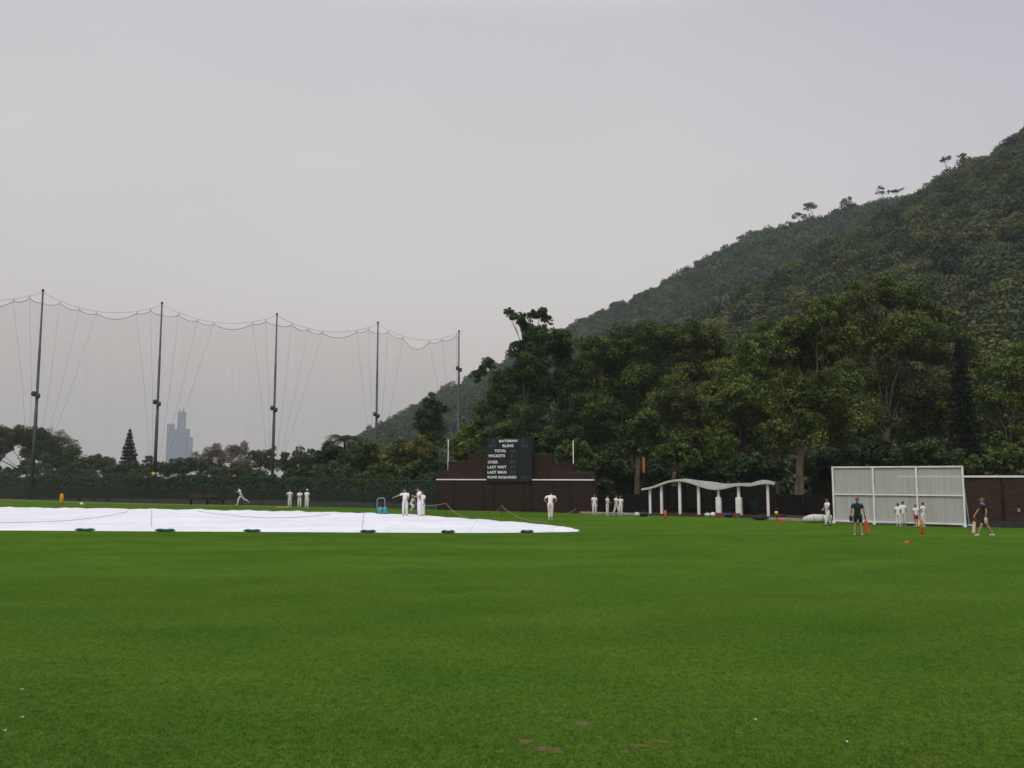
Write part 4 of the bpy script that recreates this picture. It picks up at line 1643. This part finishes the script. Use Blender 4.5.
stake_rope('slack grey rope peaked on a stake between the men and the scoreboard wall', [(424, 514.5, 505.5), (446, 515, 503.2), (456, 517, 513), (470, 518.5, 518)], [1])
stake_rope('slack grey rope peaked on a stake in front of the scoreboard wall', [(492, 516, 513.5), (501.5, 516.5, 505.8), (514, 518.5, 514.5), (528, 521, 520), (546, 522.5, 522.3)], [1])
stake_rope('short grey rope slanting to the grass right of the lone man', [(566, 514.5, 513.5), (576, 514.5, 508.6)], [1])

# ------------------------------------------------------------------ teal trolley
def trolley():
    p = ground(382, 515)
    r = empty('trolley', p, .1, 'teal two-drum ground trolley with tall grey handle frame on the grass', 'trolley')
    s = p.y / F
    m = MB()
    h_ = 16.5 * s
    m.tube([(-5 * s, .1, .25), (-5 * s, .15, h_ - .1), (-4 * s, .15, h_), (1.6 * s, .15, h_), (2.6 * s, .15, h_ - .1), (2.6 * s, .1, .25)], .03, 6)
    m.tube([(-5 * s, .1, .3), (2.6 * s, .1, .3)], .025, 6)
    m.build('handle_frame', M['pale_steel'], r, True)
    for x in (-1.9 * s, 3.0 * s):
        MB().lathe([(.10, 0), (.15, .05), (.15, .36), (.11, .44), (.05, .46)], 12, (x, 0, .06)).build('drum', M['teal2'], r, True)
    for x in (-5.4 * s, 4.6 * s):
        w_ = MB().tube([(x - .03, .1, .12), (x + .03, .1, .12)], .12, 12).build('wheel', M['gear'], r)
    MB().box((0, .08, .11), (9 * s, .35, .04)).build('deck', M['pale_steel'], r)


trolley()

# stumps, cones, posts
def stumps(label, px, pyb, pyt, m_):
    p = ground(px, pyb)
    h = (pyb - pyt) * p.y / F
    r = empty('wicket', p, 0, label, 'wicket', 'orange practice wickets')
    for s in (-1, 0, 1):
        MB().lathe([(.022, .03), (.022, h * .97), (.014, h)], 8, (s * .042, 0, 0)).build('stump', M[m_], r, True)
    MB().bx(-.07, .07, -.03, .03, 0, .025).build('base', M[m_], r)
    MB().bx(-.06, .06, -.012, .012, h, h + .02).build('bails', M[m_], r)


stumps('orange stumps standing left of the white shelter columns', 665.4, 520, 510.8, 'orange')
stumps('orange stumps in front of the sight screen', 922.3, 535.7, 520.8, 'orange')


def cone(label, px, py, h=.14, m_='red'):
    p = ground(px, py)
    r = empty('marker_cone', p, 0, label, 'cone', 'small red marker cones')
    MB().lathe([(.085, 0), (.084, .012), (.06, h * .5), (.035, h), (.025, h)], 14).build('shell', M[m_], r, True)
    MB().lathe([(.10, 0), (.10, .010), (.08, .011)], 14).build('rim', M[m_], r, True)


cone('red marker cone alone on the grass before the sight screen', 907, 542.6, .07)
cone('tiny red marker cone by the fence at the far left', 9, 500.6, .22)
p = ground(61.5, 503.4)
r = empty('bollard', p, 0, 'yellow padded bollard at the far edge of the field, left', 'bollard')
MB().lathe([(.15, .02), (.17, .06), (.17, .72), (.13, .84), (.05, .90)], 12).build('pad', M['yellow'], r, True)
MB().lathe([(.20, 0), (.20, .04), (.12, .05)], 12).build('foot', M['gear'], r)
MB().ball((0, 0, .95), (.07, .07, .06)).build('knob', M['navy'], r, True)
p = ground(81.5, 505)
r = empty('helmet', p, 0, 'small white helmet lying on the grass near the yellow bollard', 'helmet')
MB().ball((0, 0, .10), (.16, .13, .12), 12, 8).build('shell', M['white'], r, True)
MB().box((.13, 0, .06), (.12, .16, .02)).build('peak', M['white'], r)
p = ground(285, 507.6)
r = empty('mat', p, 0, 'flat yellow-orange mat on the grass by the three boys', 'mat')
MB().bx(-.75, .35, -.15, .15, .004, .05).build('pad', M['yellow'], r, bevel=.012)
MB().bx(-.80, -.76, -.15, .15, .004, .06).build('edge_strip', M['gear'], r)
# dark bench by the left fence
A = ground(95, 501.2)
r = empty('bench', (A.x, A.y - .3, 0), 0, 'long dark bench standing against the fence at left', 'bench')
MB().bx(-1.6, 1.6, -.2, .2, .42, .48).build('seat', M['timber'], r)
MB().bx(-1.6, 1.6, .2, .25, .60, .95).build('backrest', M['bark3'], r)
for x in (-1.4, 0, 1.4):
    MB().bx(x - .04, x + .04, -.18, .24, 0, .42).build('leg', M['gear'], r)
r2 = copy_thing(r, (ground(208, 504.6).x, ground(208, 504.6).y - .3, 0), 0, 'long dark bench against the fence below the half-bare trees')
r['group'] = r2['group'] = 'dark benches along the left fence'


# small bright signs behind the fence
def sign(label, px, py, D, rad, m_):
    p = at(px, py, D)
    r = empty('sign', (p.x, p.y, 0), 0, label, 'sign')
    MB().tube([(0, 0, 0), (0, 0, p.z - rad * .6)], .03, 6).build('post', M['gear'], r)
    MB().tube([(0, -.04, p.z), (0, .0, p.z)], rad, 16).build('disc', M[m_], r)


sign('small round yellow sign beside the second tall pole', 153.4, 473.6, 97, .20, 'yel2')
sign('small round orange sign above the hedge, left of the runner', 234.6, 475.8, 92, .14, 'orange')
# orange sleeve on a post before the forked tree
p = at(643.8, 476, 63)
r = empty('banner', (p.x, p.y, 0), 0, 'narrow vertical orange banner on a thin post left of the shelter', 'banner')
zt, zb = at(643.8, 457, 63).z, at(643.8, 472.5, 63).z
MB().tube([(0, .03, 0), (0, .03, zt + .05)], .025, 6).build('post', M['gear'], r)
MB().bx(-.09, .09, -.02, .0, zb, zt).build('cloth', mat('faded_orange_cloth', (.42, .13, .02), (.30, .09, .015), 6, .8), r)


# ------------------------------------------------------------------ people
def skin_mesh(joints, edges, subdiv=2):
    """joints: list of (co, r); grows one continuous surface"""
    me = bpy.data.meshes.new('sk')
    me.from_pydata([tuple(j[0]) for j in joints], edges, [])
    o = bpy.data.objects.new('sk', me)
    COL.objects.link(o)
    md = o.modifiers.new('s', 'SKIN')
    md.use_smooth_shade = True
    sv = me.skin_vertices[0].data
    for i, j in enumerate(joints):
        r = j[1]
        sv[i].radius = (r, r) if not hasattr(r, '__len__') else r
        sv[i].use_root = (i == 0)
    ss = o.modifiers.new('d', 'SUBSURF')
    ss.levels = ss.render_levels = subdiv
    dg = bpy.context.evaluated_depsgraph_get()
    out = bpy.data.meshes.new_from_object(o.evaluated_get(dg))
    bpy.data.objects.remove(o)
    mb = MB()
    mb.v = [tuple(v.co) for v in out.vertices]
    mb.f = [tuple(p.vertices) for p in out.polygons]
    bpy.data.meshes.remove(out)
    return mb


def V3(*a): return Vector(a)


def person(label, px, py, height, yaw, pose=None, shirt='cloth', trousers='cream', shorts=False, hair='hair', cap=None, sleeve_short=True,
           skin='skin', shoes='shoe', red=True, yoke=None, lean=0.0, group=None, crouch=0.0, pads=None, longhair=False, twist=0.0):
    """standing height in metres; yaw 0 faces the camera; pose overrides joints in a 1.75 m figure"""
    p0 = ground(px, py)
    yaw = yaw - math.atan2(p0.x, p0.y)
    root = empty('person', p0, yaw, label, 'person', group)
    s = height / 1.75
    J = dict(pel=V3(0, 0, .93), spi=V3(0, .0, 1.12), che=V3(0, .0, 1.32), nek=V3(0, 0, 1.47), hed=V3(0, -.01, 1.62),
             sL=V3(.17, 0, 1.41), sR=V3(-.17, 0, 1.41), eL=V3(.215, .03, 1.13), eR=V3(-.215, .03, 1.13), wL=V3(.22, -.05, .88), wR=V3(-.22, -.05, .88),
             hL=V3(.09, 0, .90), hR=V3(-.09, 0, .90), kL=V3(.10, -.01, .50), kR=V3(-.10, -.01, .50), aL=V3(.11, .02, .09), aR=V3(-.11, .02, .09),
             tL=V3(.13, -.15, .035), tR=V3(-.13, -.15, .035))
    if lean:
        Rm = Matrix.Rotation(lean, 3, 'X')
        for k in ('spi', 'che', 'nek', 'hed', 'sL', 'sR', 'eL', 'eR', 'wL', 'wR'):
            J[k] = Rm @ (J[k] - J['pel']) + J['pel']
    if pose:
        for k, v in pose.items():
            J[k] = V3(*v)
            if k in ('aL', 'aR') and ('t' + k[1]) not in pose:
                J['t' + k[1]] = J[k] + V3(.02 if k == 'aL' else -.02, -.17, -.055)
    j = {k: v * s for k, v in J.items()}
    S = s
    hd = (j['hed'] - j['nek']).normalized()
    # body
    names = ['pel', 'spi', 'che', 'nek', 'sL', 'sR', 'eL', 'eR', 'wL', 'wR', 'hL', 'hR', 'kL', 'kR', 'aL', 'aR', 'tL', 'tR']
    rad = dict(pel=.080, spi=.070, che=.082, nek=.052, sL=.046, sR=.046, eL=.040, eR=.040, wL=.026, wR=.026, hL=.072, hR=.072, kL=.060, kR=.060, aL=.040, aR=.038, tL=.032, tR=.032)
    idx = {n: i for i, n in enumerate(names)}
    js = [(j[n], rad[n] * S) for n in names]
    ed = [('pel', 'spi'), ('spi', 'che'), ('che', 'nek'), ('che', 'sL'), ('che', 'sR'), ('sL', 'eL'), ('sR', 'eR'), ('eL', 'wL'), ('eR', 'wR'), ('pel', 'hL'), ('pel', 'hR'), ('hL', 'kL'), ('hR', 'kR'), ('kL', 'aL'), ('kR', 'aR'), ('aL', 'tL'), ('aR', 'tR')]
    E = [(idx[a], idx[b]) for a, b in ed]
    # calf swell and head root
    js.append((j['hed'] - hd * .04 * S, .07 * S)); E.append((idx['nek'], len(js) - 1))
    body = skin_mesh(js, E, 1)
    # hands: palm + five fingers
    for sd, wk, ek in ((1, 'wL', 'eL'), (-1, 'wR', 'eR')):
        d_ = (j[wk] - j[ek]).normalized()
        side = d_.cross(V3(0, 0, 1))
        if side.length < .2: side = V3(0, 1, 0)
        side.normalize()
        up = side.cross(d_)
        w0 = j[wk]
        hj = [(w0, .024 * S), (w0 + d_ * .05 * S, .034 * S)]
        he = [(0, 1)]
        hm_ = skin_mesh(hj + [(w0 + d_ * .085 * S, .032 * S)], [(0, 1), (1, 2)], 1)
        body.add(hm_.v, hm_.f)
        for fi, (o_, ln_) in enumerate([(-.030, .065), (-.010, .078), (.010, .074), (.030, .058)]):
            a_ = w0 + d_ * .08 * S + side * o_ * S
            b_ = a_ + d_ * ln_ * .5 * S + up * .008 * S * sd
            c_ = b_ + d_ * ln_ * .35 * S + up * .028 * S * sd
            body.tube([a_, b_, c_], [.0095 * S, .0085 * S, .006 * S], 6)
        a_ = w0 + d_ * .03 * S - side * .028 * S
        body.tube([a_, a_ + d_ * .03 * S - side * .028 * S, a_ + d_ * .06 * S - side * .034 * S], [.012 * S, .011 * S, .008 * S], 6)
    # head with face
    hc = j['hed'] + hd * .01 * S
    zax = hd
    yax = V3(0, 1, 0)
    if twist: yax = Matrix.Rotation(twist, 3, 'Z') @ yax
    xax = yax.cross(zax).normalized()
    yax = zax.cross(xax)
    HM = Matrix((xax, yax, zax)).transposed()
    hb = MB()
    nu, nv = 16, 12
    for i in range(nv + 1):
        t = math.pi * i / nv
        for k in range(nu):
            a = 2 * math.pi * k / nu
            x, y, z = math.sin(t) * math.cos(a), math.sin(t) * math.sin(a), math.cos(t)
            jaw = 1 - .30 * max(0, -z) ** 1.2
            q_ = V3(x * .074 * jaw, y * .092 * jaw - .010 * max(0, -z), z * .115)
            hb.v.append(tuple(HM @ (q_ * S) + hc))
    for i in range(nv):
        for k in range(nu):
            hb.f.append((i * nu + k, (i + 1) * nu + k, (i + 1) * nu + (k + 1) % nu, i * nu + (k + 1) % nu))
    body.add(hb.v, hb.f)
    hp_ = lambda x, y, z: HM @ (V3(x, y, z) * S) + hc
    body.tube([hp_(0, -.088, .018), hp_(0, -.108, -.018), hp_(0, -.090, -.028)], [.008 * S, .014 * S, .010 * S], 6)
    for sd in (-1, 1):
        body.ball(hp_(sd * .076, .005, -.005), (.010 * S, .020 * S, .030 * S), 8, 6, HM)
        body.ball(hp_(sd * .028, -.083, .012), (.014 * S, .008 * S, .009 * S), 8, 5, HM)
    body.ball(hp_(0, -.084, -.055), (.024 * S, .008 * S, .007 * S), 8, 5, HM)
    bo = body.build('body', M[skin], root, True)
    eb = MB()
    for sd in (-1, 1):
        eb.ball(hp_(sd * .028, -.090, .012), .005 * S, 6, 4)
    eb.build('pupils', M['gear'], root)
    # hair or cap
    hr = MB()
    for i in range(8):
        t = math.pi * .62 * i / 7
        for k in range(16):
            a = 2 * math.pi * k / 16
            front = max(0, -math.sin(a))
            tt = t * (1 - .38 * front)
            x, y, z = math.sin(tt) * math.cos(a), math.sin(tt) * math.sin(a), math.cos(tt)
            hr.v.append(tuple(hp_(x * .084, y * .102 + .004, z * .126)))
    for i in range(7):
        for k in range(16):
            hr.f.append((i * 16 + k, (i + 1) * 16 + k, (i + 1) * 16 + (k + 1) % 16, i * 16 + (k + 1) % 16))
    if longhair:
        hr.tube([hp_(0, .09, .03), hp_(0, .125, -.02), hp_(0, .12, -.10), hp_(0, .10, -.16)], [.03 * S, .035 * S, .028 * S, .01 * S], 8)
    hr.build('hair', M[hair], root, True)
    if cap:
        cp = MB()
        for i in range(6):
            t = math.pi * .46 * i / 5
            for k in range(16):
                a = 2 * math.pi * k / 16
                cp.v.append(tuple(hp_(math.sin(t) * math.cos(a) * .090, math.sin(t) * math.sin(a) * .107 + .003, math.cos(t) * .130 + .012)))
        for i in range(5):
            for k in range(16):
                cp.f.append((i * 16 + k, (i + 1) * 16 + k, (i + 1) * 16 + (k + 1) % 16, i * 16 + (k + 1) % 16))
        cp.add([hp_(-.07, -.07, .035), hp_(.07, -.07, .035), hp_(.05, -.165, .02), hp_(-.05, -.165, .02), hp_(-.07, -.07, .025), hp_(.07, -.07, .025), hp_(.05, -.165, .012), hp_(-.05, -.165, .012)],
               [(0, 1, 2, 3), (7, 6, 5, 4), (0, 3, 7, 4), (1, 5, 6, 2), (3, 2, 6, 7)])
        cp.build('cap', M[cap], root, True)
    # shirt: flattened rings up the trunk, then a sleeve on each arm
    up_ = (j['spi'] - j['pel']).normalized()
    xd = (j['sL'] - j['sR']).normalized()
    sb = MB()
    rings = [(j['pel'] - up_ * .075 * S, .150, .108), (j['pel'] + up_ * .03 * S, .146, .108), (j['spi'], .138, .104), (j['che'], .168, .116),
             (j['che'].lerp((j['sL'] + j['sR']) / 2, .80), .168, .106), (j['che'].lerp(j['nek'], .80), .125, .088), (j['nek'], .060, .060)]
    NR = 14
    for i, (c_, rx, ry) in enumerate(rings):
        p_, n_2 = rings[max(0, i - 1)][0], rings[min(len(rings) - 1, i + 1)][0]
        ax_ = (n_2 - p_).normalized()
        xx_ = (xd - ax_ * xd.dot(ax_)).normalized()
        yy_ = ax_.cross(xx_)
        for k in range(NR):
            a_ = 2 * math.pi * k / NR
            wob = 1 + .035 * math.sin(3 * a_ + i * 1.7)
            sb.v.append(tuple(c_ + xx_ * math.cos(a_) * rx * S * wob + yy_ * math.sin(a_) * ry * S * wob))
    for i in range(len(rings) - 1):
        for k in range(NR):
            sb.f.append((i * NR + k, i * NR + (k + 1) % NR, (i + 1) * NR + (k + 1) % NR, (i + 1) * NR + k))
    sb.f.append(tuple(reversed(range(NR))))
    fr_ = .62 if sleeve_short else .98
    for kk in ('L', 'R'):
        s_, e_, w_2 = j['s' + kk], j['e' + kk], j['w' + kk]
        inn = s_.lerp(j['che'].lerp(j['nek'], .5), .45)
        pts_ = [inn, s_ + V3(0, 0, -.005) * S, s_.lerp(e_, .35), s_.lerp(e_, fr_)]
        rd_ = [.066, .072, .066, .062]
        if not sleeve_short:
            pts_ += [e_.lerp(w_2, .4), e_.lerp(w_2, .88)]
            rd_ += [.05, .04]
        sb.tube(pts_, [r_ * S for r_ in rd_], 10)
    so_ = sb.build('shirt', M[shirt], root, True)
    if red:
        for sd, kk in ((1, 'sL'), (-1, 'sR')):
            a_ = j['spi'] + V3(sd * .128, 0, .14) * S
            b_ = j['spi'] + V3(sd * .132, 0, -.12) * S
            MB().tube([a_, (a_ + b_) / 2 + V3(sd * .006, 0, 0), b_], [.016 * S, .034 * S, .030 * S], 8).build('side_panel', M['redc'], so_, True)
    if yoke:
        for kk in ('sL', 'sR'):
            ek = 'e' + kk[1]
            MB().tube([j['nek'].lerp(j[kk], .45) + V3(0, 0, -.02) * S, j[kk] + V3(0, 0, .012) * S, j[kk].lerp(j[ek], .30)], [.050 * S, .078 * S, .050 * S], 10).build('shoulder_panel', M[yoke], so_, True)
    # trousers / shorts
    tb = MB()
    for kk, sg in (('L', 1), ('R', -1)):
        h_, k_, a_ = j['h' + kk], j['k' + kk], j['a' + kk]
        top_ = j['pel'] + xd * .050 * sg * S + up_ * .06 * S
        pts_ = [top_, top_.lerp(h_, .6), h_ - V3(0, 0, .05) * S, h_.lerp(k_, .5)]
        rd_ = [.082, .098, .103, .092]
        if shorts:
            pts_ += [h_.lerp(k_, .72)]
            rd_ += [.092]
        else:
            pts_ += [k_, k_.lerp(a_, .5), k_.lerp(a_, .96)]
            rd_ += [.078, .070, .064]
        tb.tube(pts_, [r_ * S for r_ in rd_], 12)
    tb.ball(j['pel'] - up_ * .03 * S, (.135 * S, .100 * S, .10 * S), 12, 8)
    tb.build('shorts' if shorts else 'trousers', M[trousers], root, True)
    for kk in ('L', 'R'):
        a_, t_ = j['a' + kk], j['t' + kk]
        d_ = (t_ - a_)
        d_.z = 0 if a_.z < .14 * S else d_.z
        d_ = d_.normalized() if d_.length > .01 else V3(0, -1, 0)
        base = a_ + V3(0, 0, -.045 * S)
        shb = MB().tube([base - d_ * .06 * S, base - d_ * .01 * S, base + d_ * .07 * S, base + d_ * .13 * S, base + d_ * .17 * S], [.036 * S, .047 * S, .046 * S, .040 * S, .022 * S], 10)
        shb.build('shoe', M[shoes], root, True)
        if pads:
            pass
    return root, j, s


PI = math.pi
# --- left: runner and three boys
person('boy in whites running left with one leg kicked back, before the hedge', 241, 505.4, 1.66, R(-95),
       dict(hL=(.09, .02, .88), kL=(.10, -.22, .60), aL=(.11, -.30, .12), hR=(-.09, 0, .88), kR=(-.10, .22, .56), aR=(-.10, .58, .40), tR=(-.10, .68, .28),
            spi=(0, -.08, 1.08), che=(0, -.16, 1.27), nek=(0, -.22, 1.41), hed=(0, -.26, 1.55), sL=(.17, -.16, 1.35), sR=(-.17, -.20, 1.35),
            eL=(.24, .06, 1.18), wL=(.22, .0, .98), eR=(-.24, -.36, 1.16), wR=(-.20, -.54, 1.28)), red=False)
G3 = 'three boys standing before the left hedge'
person('boy in whites with hands on hips, left of the three by the hedge', 289.6, 507.6, 1.46, R(20), dict(eL=(.34, .06, 1.20), wL=(.19, -.04, 1.00), eR=(-.34, .06, 1.20), wR=(-.19, -.04, 1.00)), group=G3)
person('boy in whites with arms folded, middle of the three by the hedge', 299.4, 508.2, 1.42, R(-10), dict(eL=(.24, -.08, 1.14), wL=(-.02, -.22, 1.16), eR=(-.24, -.08, 1.14), wR=(.04, -.22, 1.12)), group=G3, skin='skin2')
person('boy in whites turned away, right of the three by the hedge', 306.6, 508.6, 1.48, R(150), None, group=G3, hair='hair', cap='cloth')
# --- men beside the cover
person('man in whites stretching one arm out to the left, beside the white sheet', 405, 517.6, 1.78, R(-20),
       dict(eR=(-.40, -.06, 1.30), wR=(-.66, -.12, 1.20), sR=(-.18, 0, 1.40), eL=(.24, -.04, 1.14), wL=(.12, -.18, 1.05), hed=(-.02, -.04, 1.61)), red=True)
person('tall man in whites bowing his head over his hands, beside the white sheet', 419.2, 518.6, 1.90, R(-75),
       dict(hed=(0, -.09, 1.59), nek=(0, -.03, 1.47), eL=(.24, -.10, 1.16), wL=(.06, -.32, 1.22), eR=(-.24, -.10, 1.16), wR=(-.04, -.32, 1.20)), trousers='cloth')
person('boy in whites half hidden behind the tall bowing man', 422.8, 517.6, 1.62, R(-60), None, skin='skin2')
person('small boy in whites crouching in the distance between the two men', 412, 511.0, 1.30, R(60),
       dict(pel=(0, .10, .72), spi=(0, 0, .90), che=(0, -.10, 1.06), nek=(0, -.16, 1.18), hed=(0, -.22, 1.30), sL=(.16, -.1, 1.13), sR=(-.16, -.1, 1.13), eL=(.22, -.24, .92), eR=(-.22, -.24, .92),
            wL=(.16, -.32, .72), wR=(-.16, -.32, .72), hL=(.09, .10, .70), hR=(-.09, .10, .70), kL=(.16, -.18, .48), kR=(-.16, -.18, .48), aL=(.16, .06, .09), aR=(-.16, .06, .09)), red=False)
# --- lone man, seen from behind
person('lone man in whites seen from behind with hands on hips, before the scoreboard', 550.5, 520.6, 1.72, R(170),
       dict(pel=(0, 0, .93), spi=(0, -.03, 1.10), che=(0, -.10, 1.28), nek=(0, -.18, 1.40), hed=(-.02, -.26, 1.51), sL=(.19, -.10, 1.37), sR=(-.19, -.10, 1.37),
            eL=(.38, -.02, 1.20), wL=(.20, -.08, 1.00), eR=(-.38, -.02, 1.20), wR=(-.20, -.08, 1.00), kL=(.08, -.06, .50), aL=(.06, .06, .09), kR=(-.08, .0, .50), aR=(-.07, .0, .09)), hair='hair', cap='black')
# --- boys by the beige kerb
G4 = 'boys in whites right of the scoreboard'
person('boy in whites standing alone, leftmost by the beige kerb', 594.5, 515.6, 1.36, R(10), None, group=G4, red=False)
person('boy in whites facing right, second by the beige kerb', 607.5, 515.9, 1.32, R(70), dict(eL=(.22, -.10, 1.14), wL=(.12, -.26, 1.10)), group=G4)
person('striding boy in whites, second from right by the beige kerb', 616.3, 515.8, 1.32, R(60), dict(kL=(.10, -.16, .50), aL=(.10, -.24, .09), kR=(-.10, .08, .50), aR=(-.10, .28, .12)), group=G4)
person('boy in whites overlapping the striding one, rightmost by the beige kerb', 620.6, 515.9, 1.26, R(-20), dict(eR=(-.34, .0, 1.2), wR=(-.2, -.05, 1.0)), group=G4, hair='hair2', red=False)
# --- right group
person('boy in whites walking left in black shoes, at the left post of the sight screen', 828, 526.2, 1.40, R(-60),
       dict(kL=(.10, -.12, .50), aL=(.10, -.22, .09), kR=(-.10, .08, .50), aR=(-.10, .26, .11), eL=(.24, -.06, 1.14), wL=(.10, -.26, 1.04), eR=(-.24, -.06, 1.14), wR=(-.10, -.26, 1.04)), shoes='shoed')
w_root, wj, ws = person('woman in black shirt and shorts seen from behind, red hair tied', 858.5, 535.4, 1.62, R(176),
       dict(aL=(.16, .02, .09), kL=(.12, -.01, .50), aR=(-.16, .02, .09), kR=(-.12, -.01, .50), wR=(-.30, -.08, .90), wL=(.30, -.06, .92), eL=(.27, .03, 1.14), eR=(-.27, .03, 1.14)),
       'black', 'black', True, 'hair2', red=False, yoke='blue', longhair=True)
G5 = 'small boys in front of the sight screen'
person('dark-haired boy in whites, left of the pair close together before the screen', 898.6, 526.6, 1.16, R(165), None, group=G5)
person('boy in whites, right of the pair close together before the screen', 903.8, 526.2, 1.24, R(-155), None, group=G5)
person('small boy in white shirt and dark shorts before the screen', 916.5, 526.8, 1.10, R(30), dict(eL=(.26, -.02, 1.14), wL=(.16, -.16, 1.02)), trousers='redc', shorts=True, group=G5)
person('dark-haired boy in whites behind the orange stumps', 924, 527.2, 1.22, R(-120), dict(eL=(.24, -.08, 1.14), wL=(.12, -.26, 1.04)), group=G5)
m_root, mj, ms_ = person('player in black shirt and shorts striding with a bat, before the brown wall', 985.3, 536.2, 1.62, R(-80),
       dict(kL=(.10, -.14, .50), aL=(.10, -.30, .09), kR=(-.10, .10, .50), aR=(-.10, .34, .10), hed=(0, -.06, 1.59), che=(0, -.05, 1.31), nek=(0, -.06, 1.45),
            sL=(.17, -.04, 1.40), sR=(-.17, -.04, 1.40), eL=(.24, .06, 1.15), wL=(.24, .02, .90), eR=(-.24, -.18, 1.16), wR=(-.20, -.34, .94)),
       'black', 'black', True, 'hair2', red=False, yoke='blue')


# cricket bats / paddles held
def bat(label, top, tip, blade_m, handle_m, width=.11, frac=.34):
    r = empty('cricket_bat', top, 0, label, 'cricket bat')
    d = tip - top
    Ln = d.length
    z = d.normalized()
    x = z.cross(V3(0, 1, 0)).normalized()
    y = z.cross(x)
    Rm = Matrix((x, y, z)).transposed()
    MB().tube([V3(0, 0, 0), d * frac], .018, 8).build('handle', M[handle_m], r, True)
    c = d * ((frac + 1) / 2)
    bl = MB().box(c, (width, .045, Ln * (1 - frac)), 0, Rm)
    bl.build('blade', M[blade_m], r, bevel=.014)
    return r


def wpos(root, v):
    return Matrix.Rotation(root.rotation_euler[2], 3, 'Z') @ v + Vector(root.location)


M['wood'] = mat('willow_wood', (.62, .50, .36), (.52, .42, .30), 6, .6)
h1 = wpos(m_root, mj['wR'])
fw = at(973.5, 533.2, h1.y - .15)
bat('willow cricket bat with red grip held low by the player in black', h1 + (h1 - fw).normalized() * .06, fw, 'wood', 'red', .125, .42)
h2 = wpos(w_root, mj['wR'] * 0 + wj['wL'])
h2b = wpos(w_root, wj['wR'])
hh = h2 if h2.x > h2b.x else h2b
t2 = at(868.2, 533.6, hh.y - .05)
bat('bright red plastic bat hanging from the right hand of the woman', hh, t2, 'red', 'gear', .13, .28)
hl = h2b if h2.x > h2b.x else h2
r = empty('glove', hl + V3(0, 0, -.20), 0, 'dark padded glove carried in the left hand of the woman', 'glove')
MB().ball((0, 0, .07), (.08, .06, .11), 10, 8).build('palm', M['gear'], r, True)
for k in range(4):
    MB().tube([(-.05 + k * .033, -.01, -.0), (-.055 + k * .036, -.02, -.07)], [.02, .016], 6).build('finger', M['gear'], r, True)
hg_ = wpos(m_root, mj['wL'])
r = empty('glove', hg_ + V3(0, 0, -.22), 0, 'tan padded glove carried by the player with the bat', 'glove')
MB().ball((0, 0, .07), (.07, .06, .11), 10, 8).build('palm', M['wood'], r, True)
for k in range(4):
    MB().tube([(-.05 + k * .033, -.01, -.0), (-.055 + k * .036, -.02, -.07)], [.02, .016], 6).build('finger', M['wood'], r, True)

# fallen petals on the near turf
for k, (px, py, lb_) in enumerate([(21.5, 692, 'pale fallen petal in the lower left, uppermost of three'), (22, 720, 'white fallen petal in the lower left, middle of three'), (4.5, 733.5, 'yellowish fallen petal nearest the lower left corner'),
                                   (755, 722.5, 'pale fallen petal right of the scuffed soil'), (846.5, 745, 'white fallen petal lowest towards the right'), (561, 768 - 4, 'brownish fallen leaf at the bottom edge')]):
    p = ground(px, py)
    s = .015
    m = MB()
    vs_ = [(0, 0, .030)]
    for q_ in range(7):
        a = q_ * 6.283 / 7
        rr_ = s * (1 + .35 * math.cos(2 * a))
        vs_.append((math.cos(a) * rr_, math.sin(a) * rr_ * .8, .034 + .008 * math.sin(a * 2)))
    m.add(vs_, [(0, 1 + q_, 1 + (q_ + 1) % 7) for q_ in range(7)])
    o = m.build('petal', M['roll'] if k != 5 else M['bark'], None, True)
    o.modifiers.new('t', 'SOLIDIFY').thickness = .003
    o.location = p
    tag(o, lb_, 'petal', 'petals fallen on the near turf')

# ------------------------------------------------------------------ haze
hz = MB().bx(-2500, 2500, -60, 4200, -1.02, 330).build('haze', None)
m = bpy.data.materials.new('haze_air')
m.use_nodes = True
nt = m.node_tree
for n in list(nt.nodes):
    if n.type != 'OUTPUT_MATERIAL': nt.nodes.remove(n)
pv = nt.nodes.new('ShaderNodeVolumePrincipled')
pv.inputs['Color'].default_value = (.86, .90, .97, 1)
pv.inputs['Density'].default_value = .00021
pv.inputs['Anisotropy'].default_value = .0
nt.links.new(pv.outputs[0], nt.nodes['Material Output'].inputs['Volume'])
hz.data.materials.append(m)
tag(hz, 'pale haze filling the air over the ground and hills', 'haze', kind='stuff')
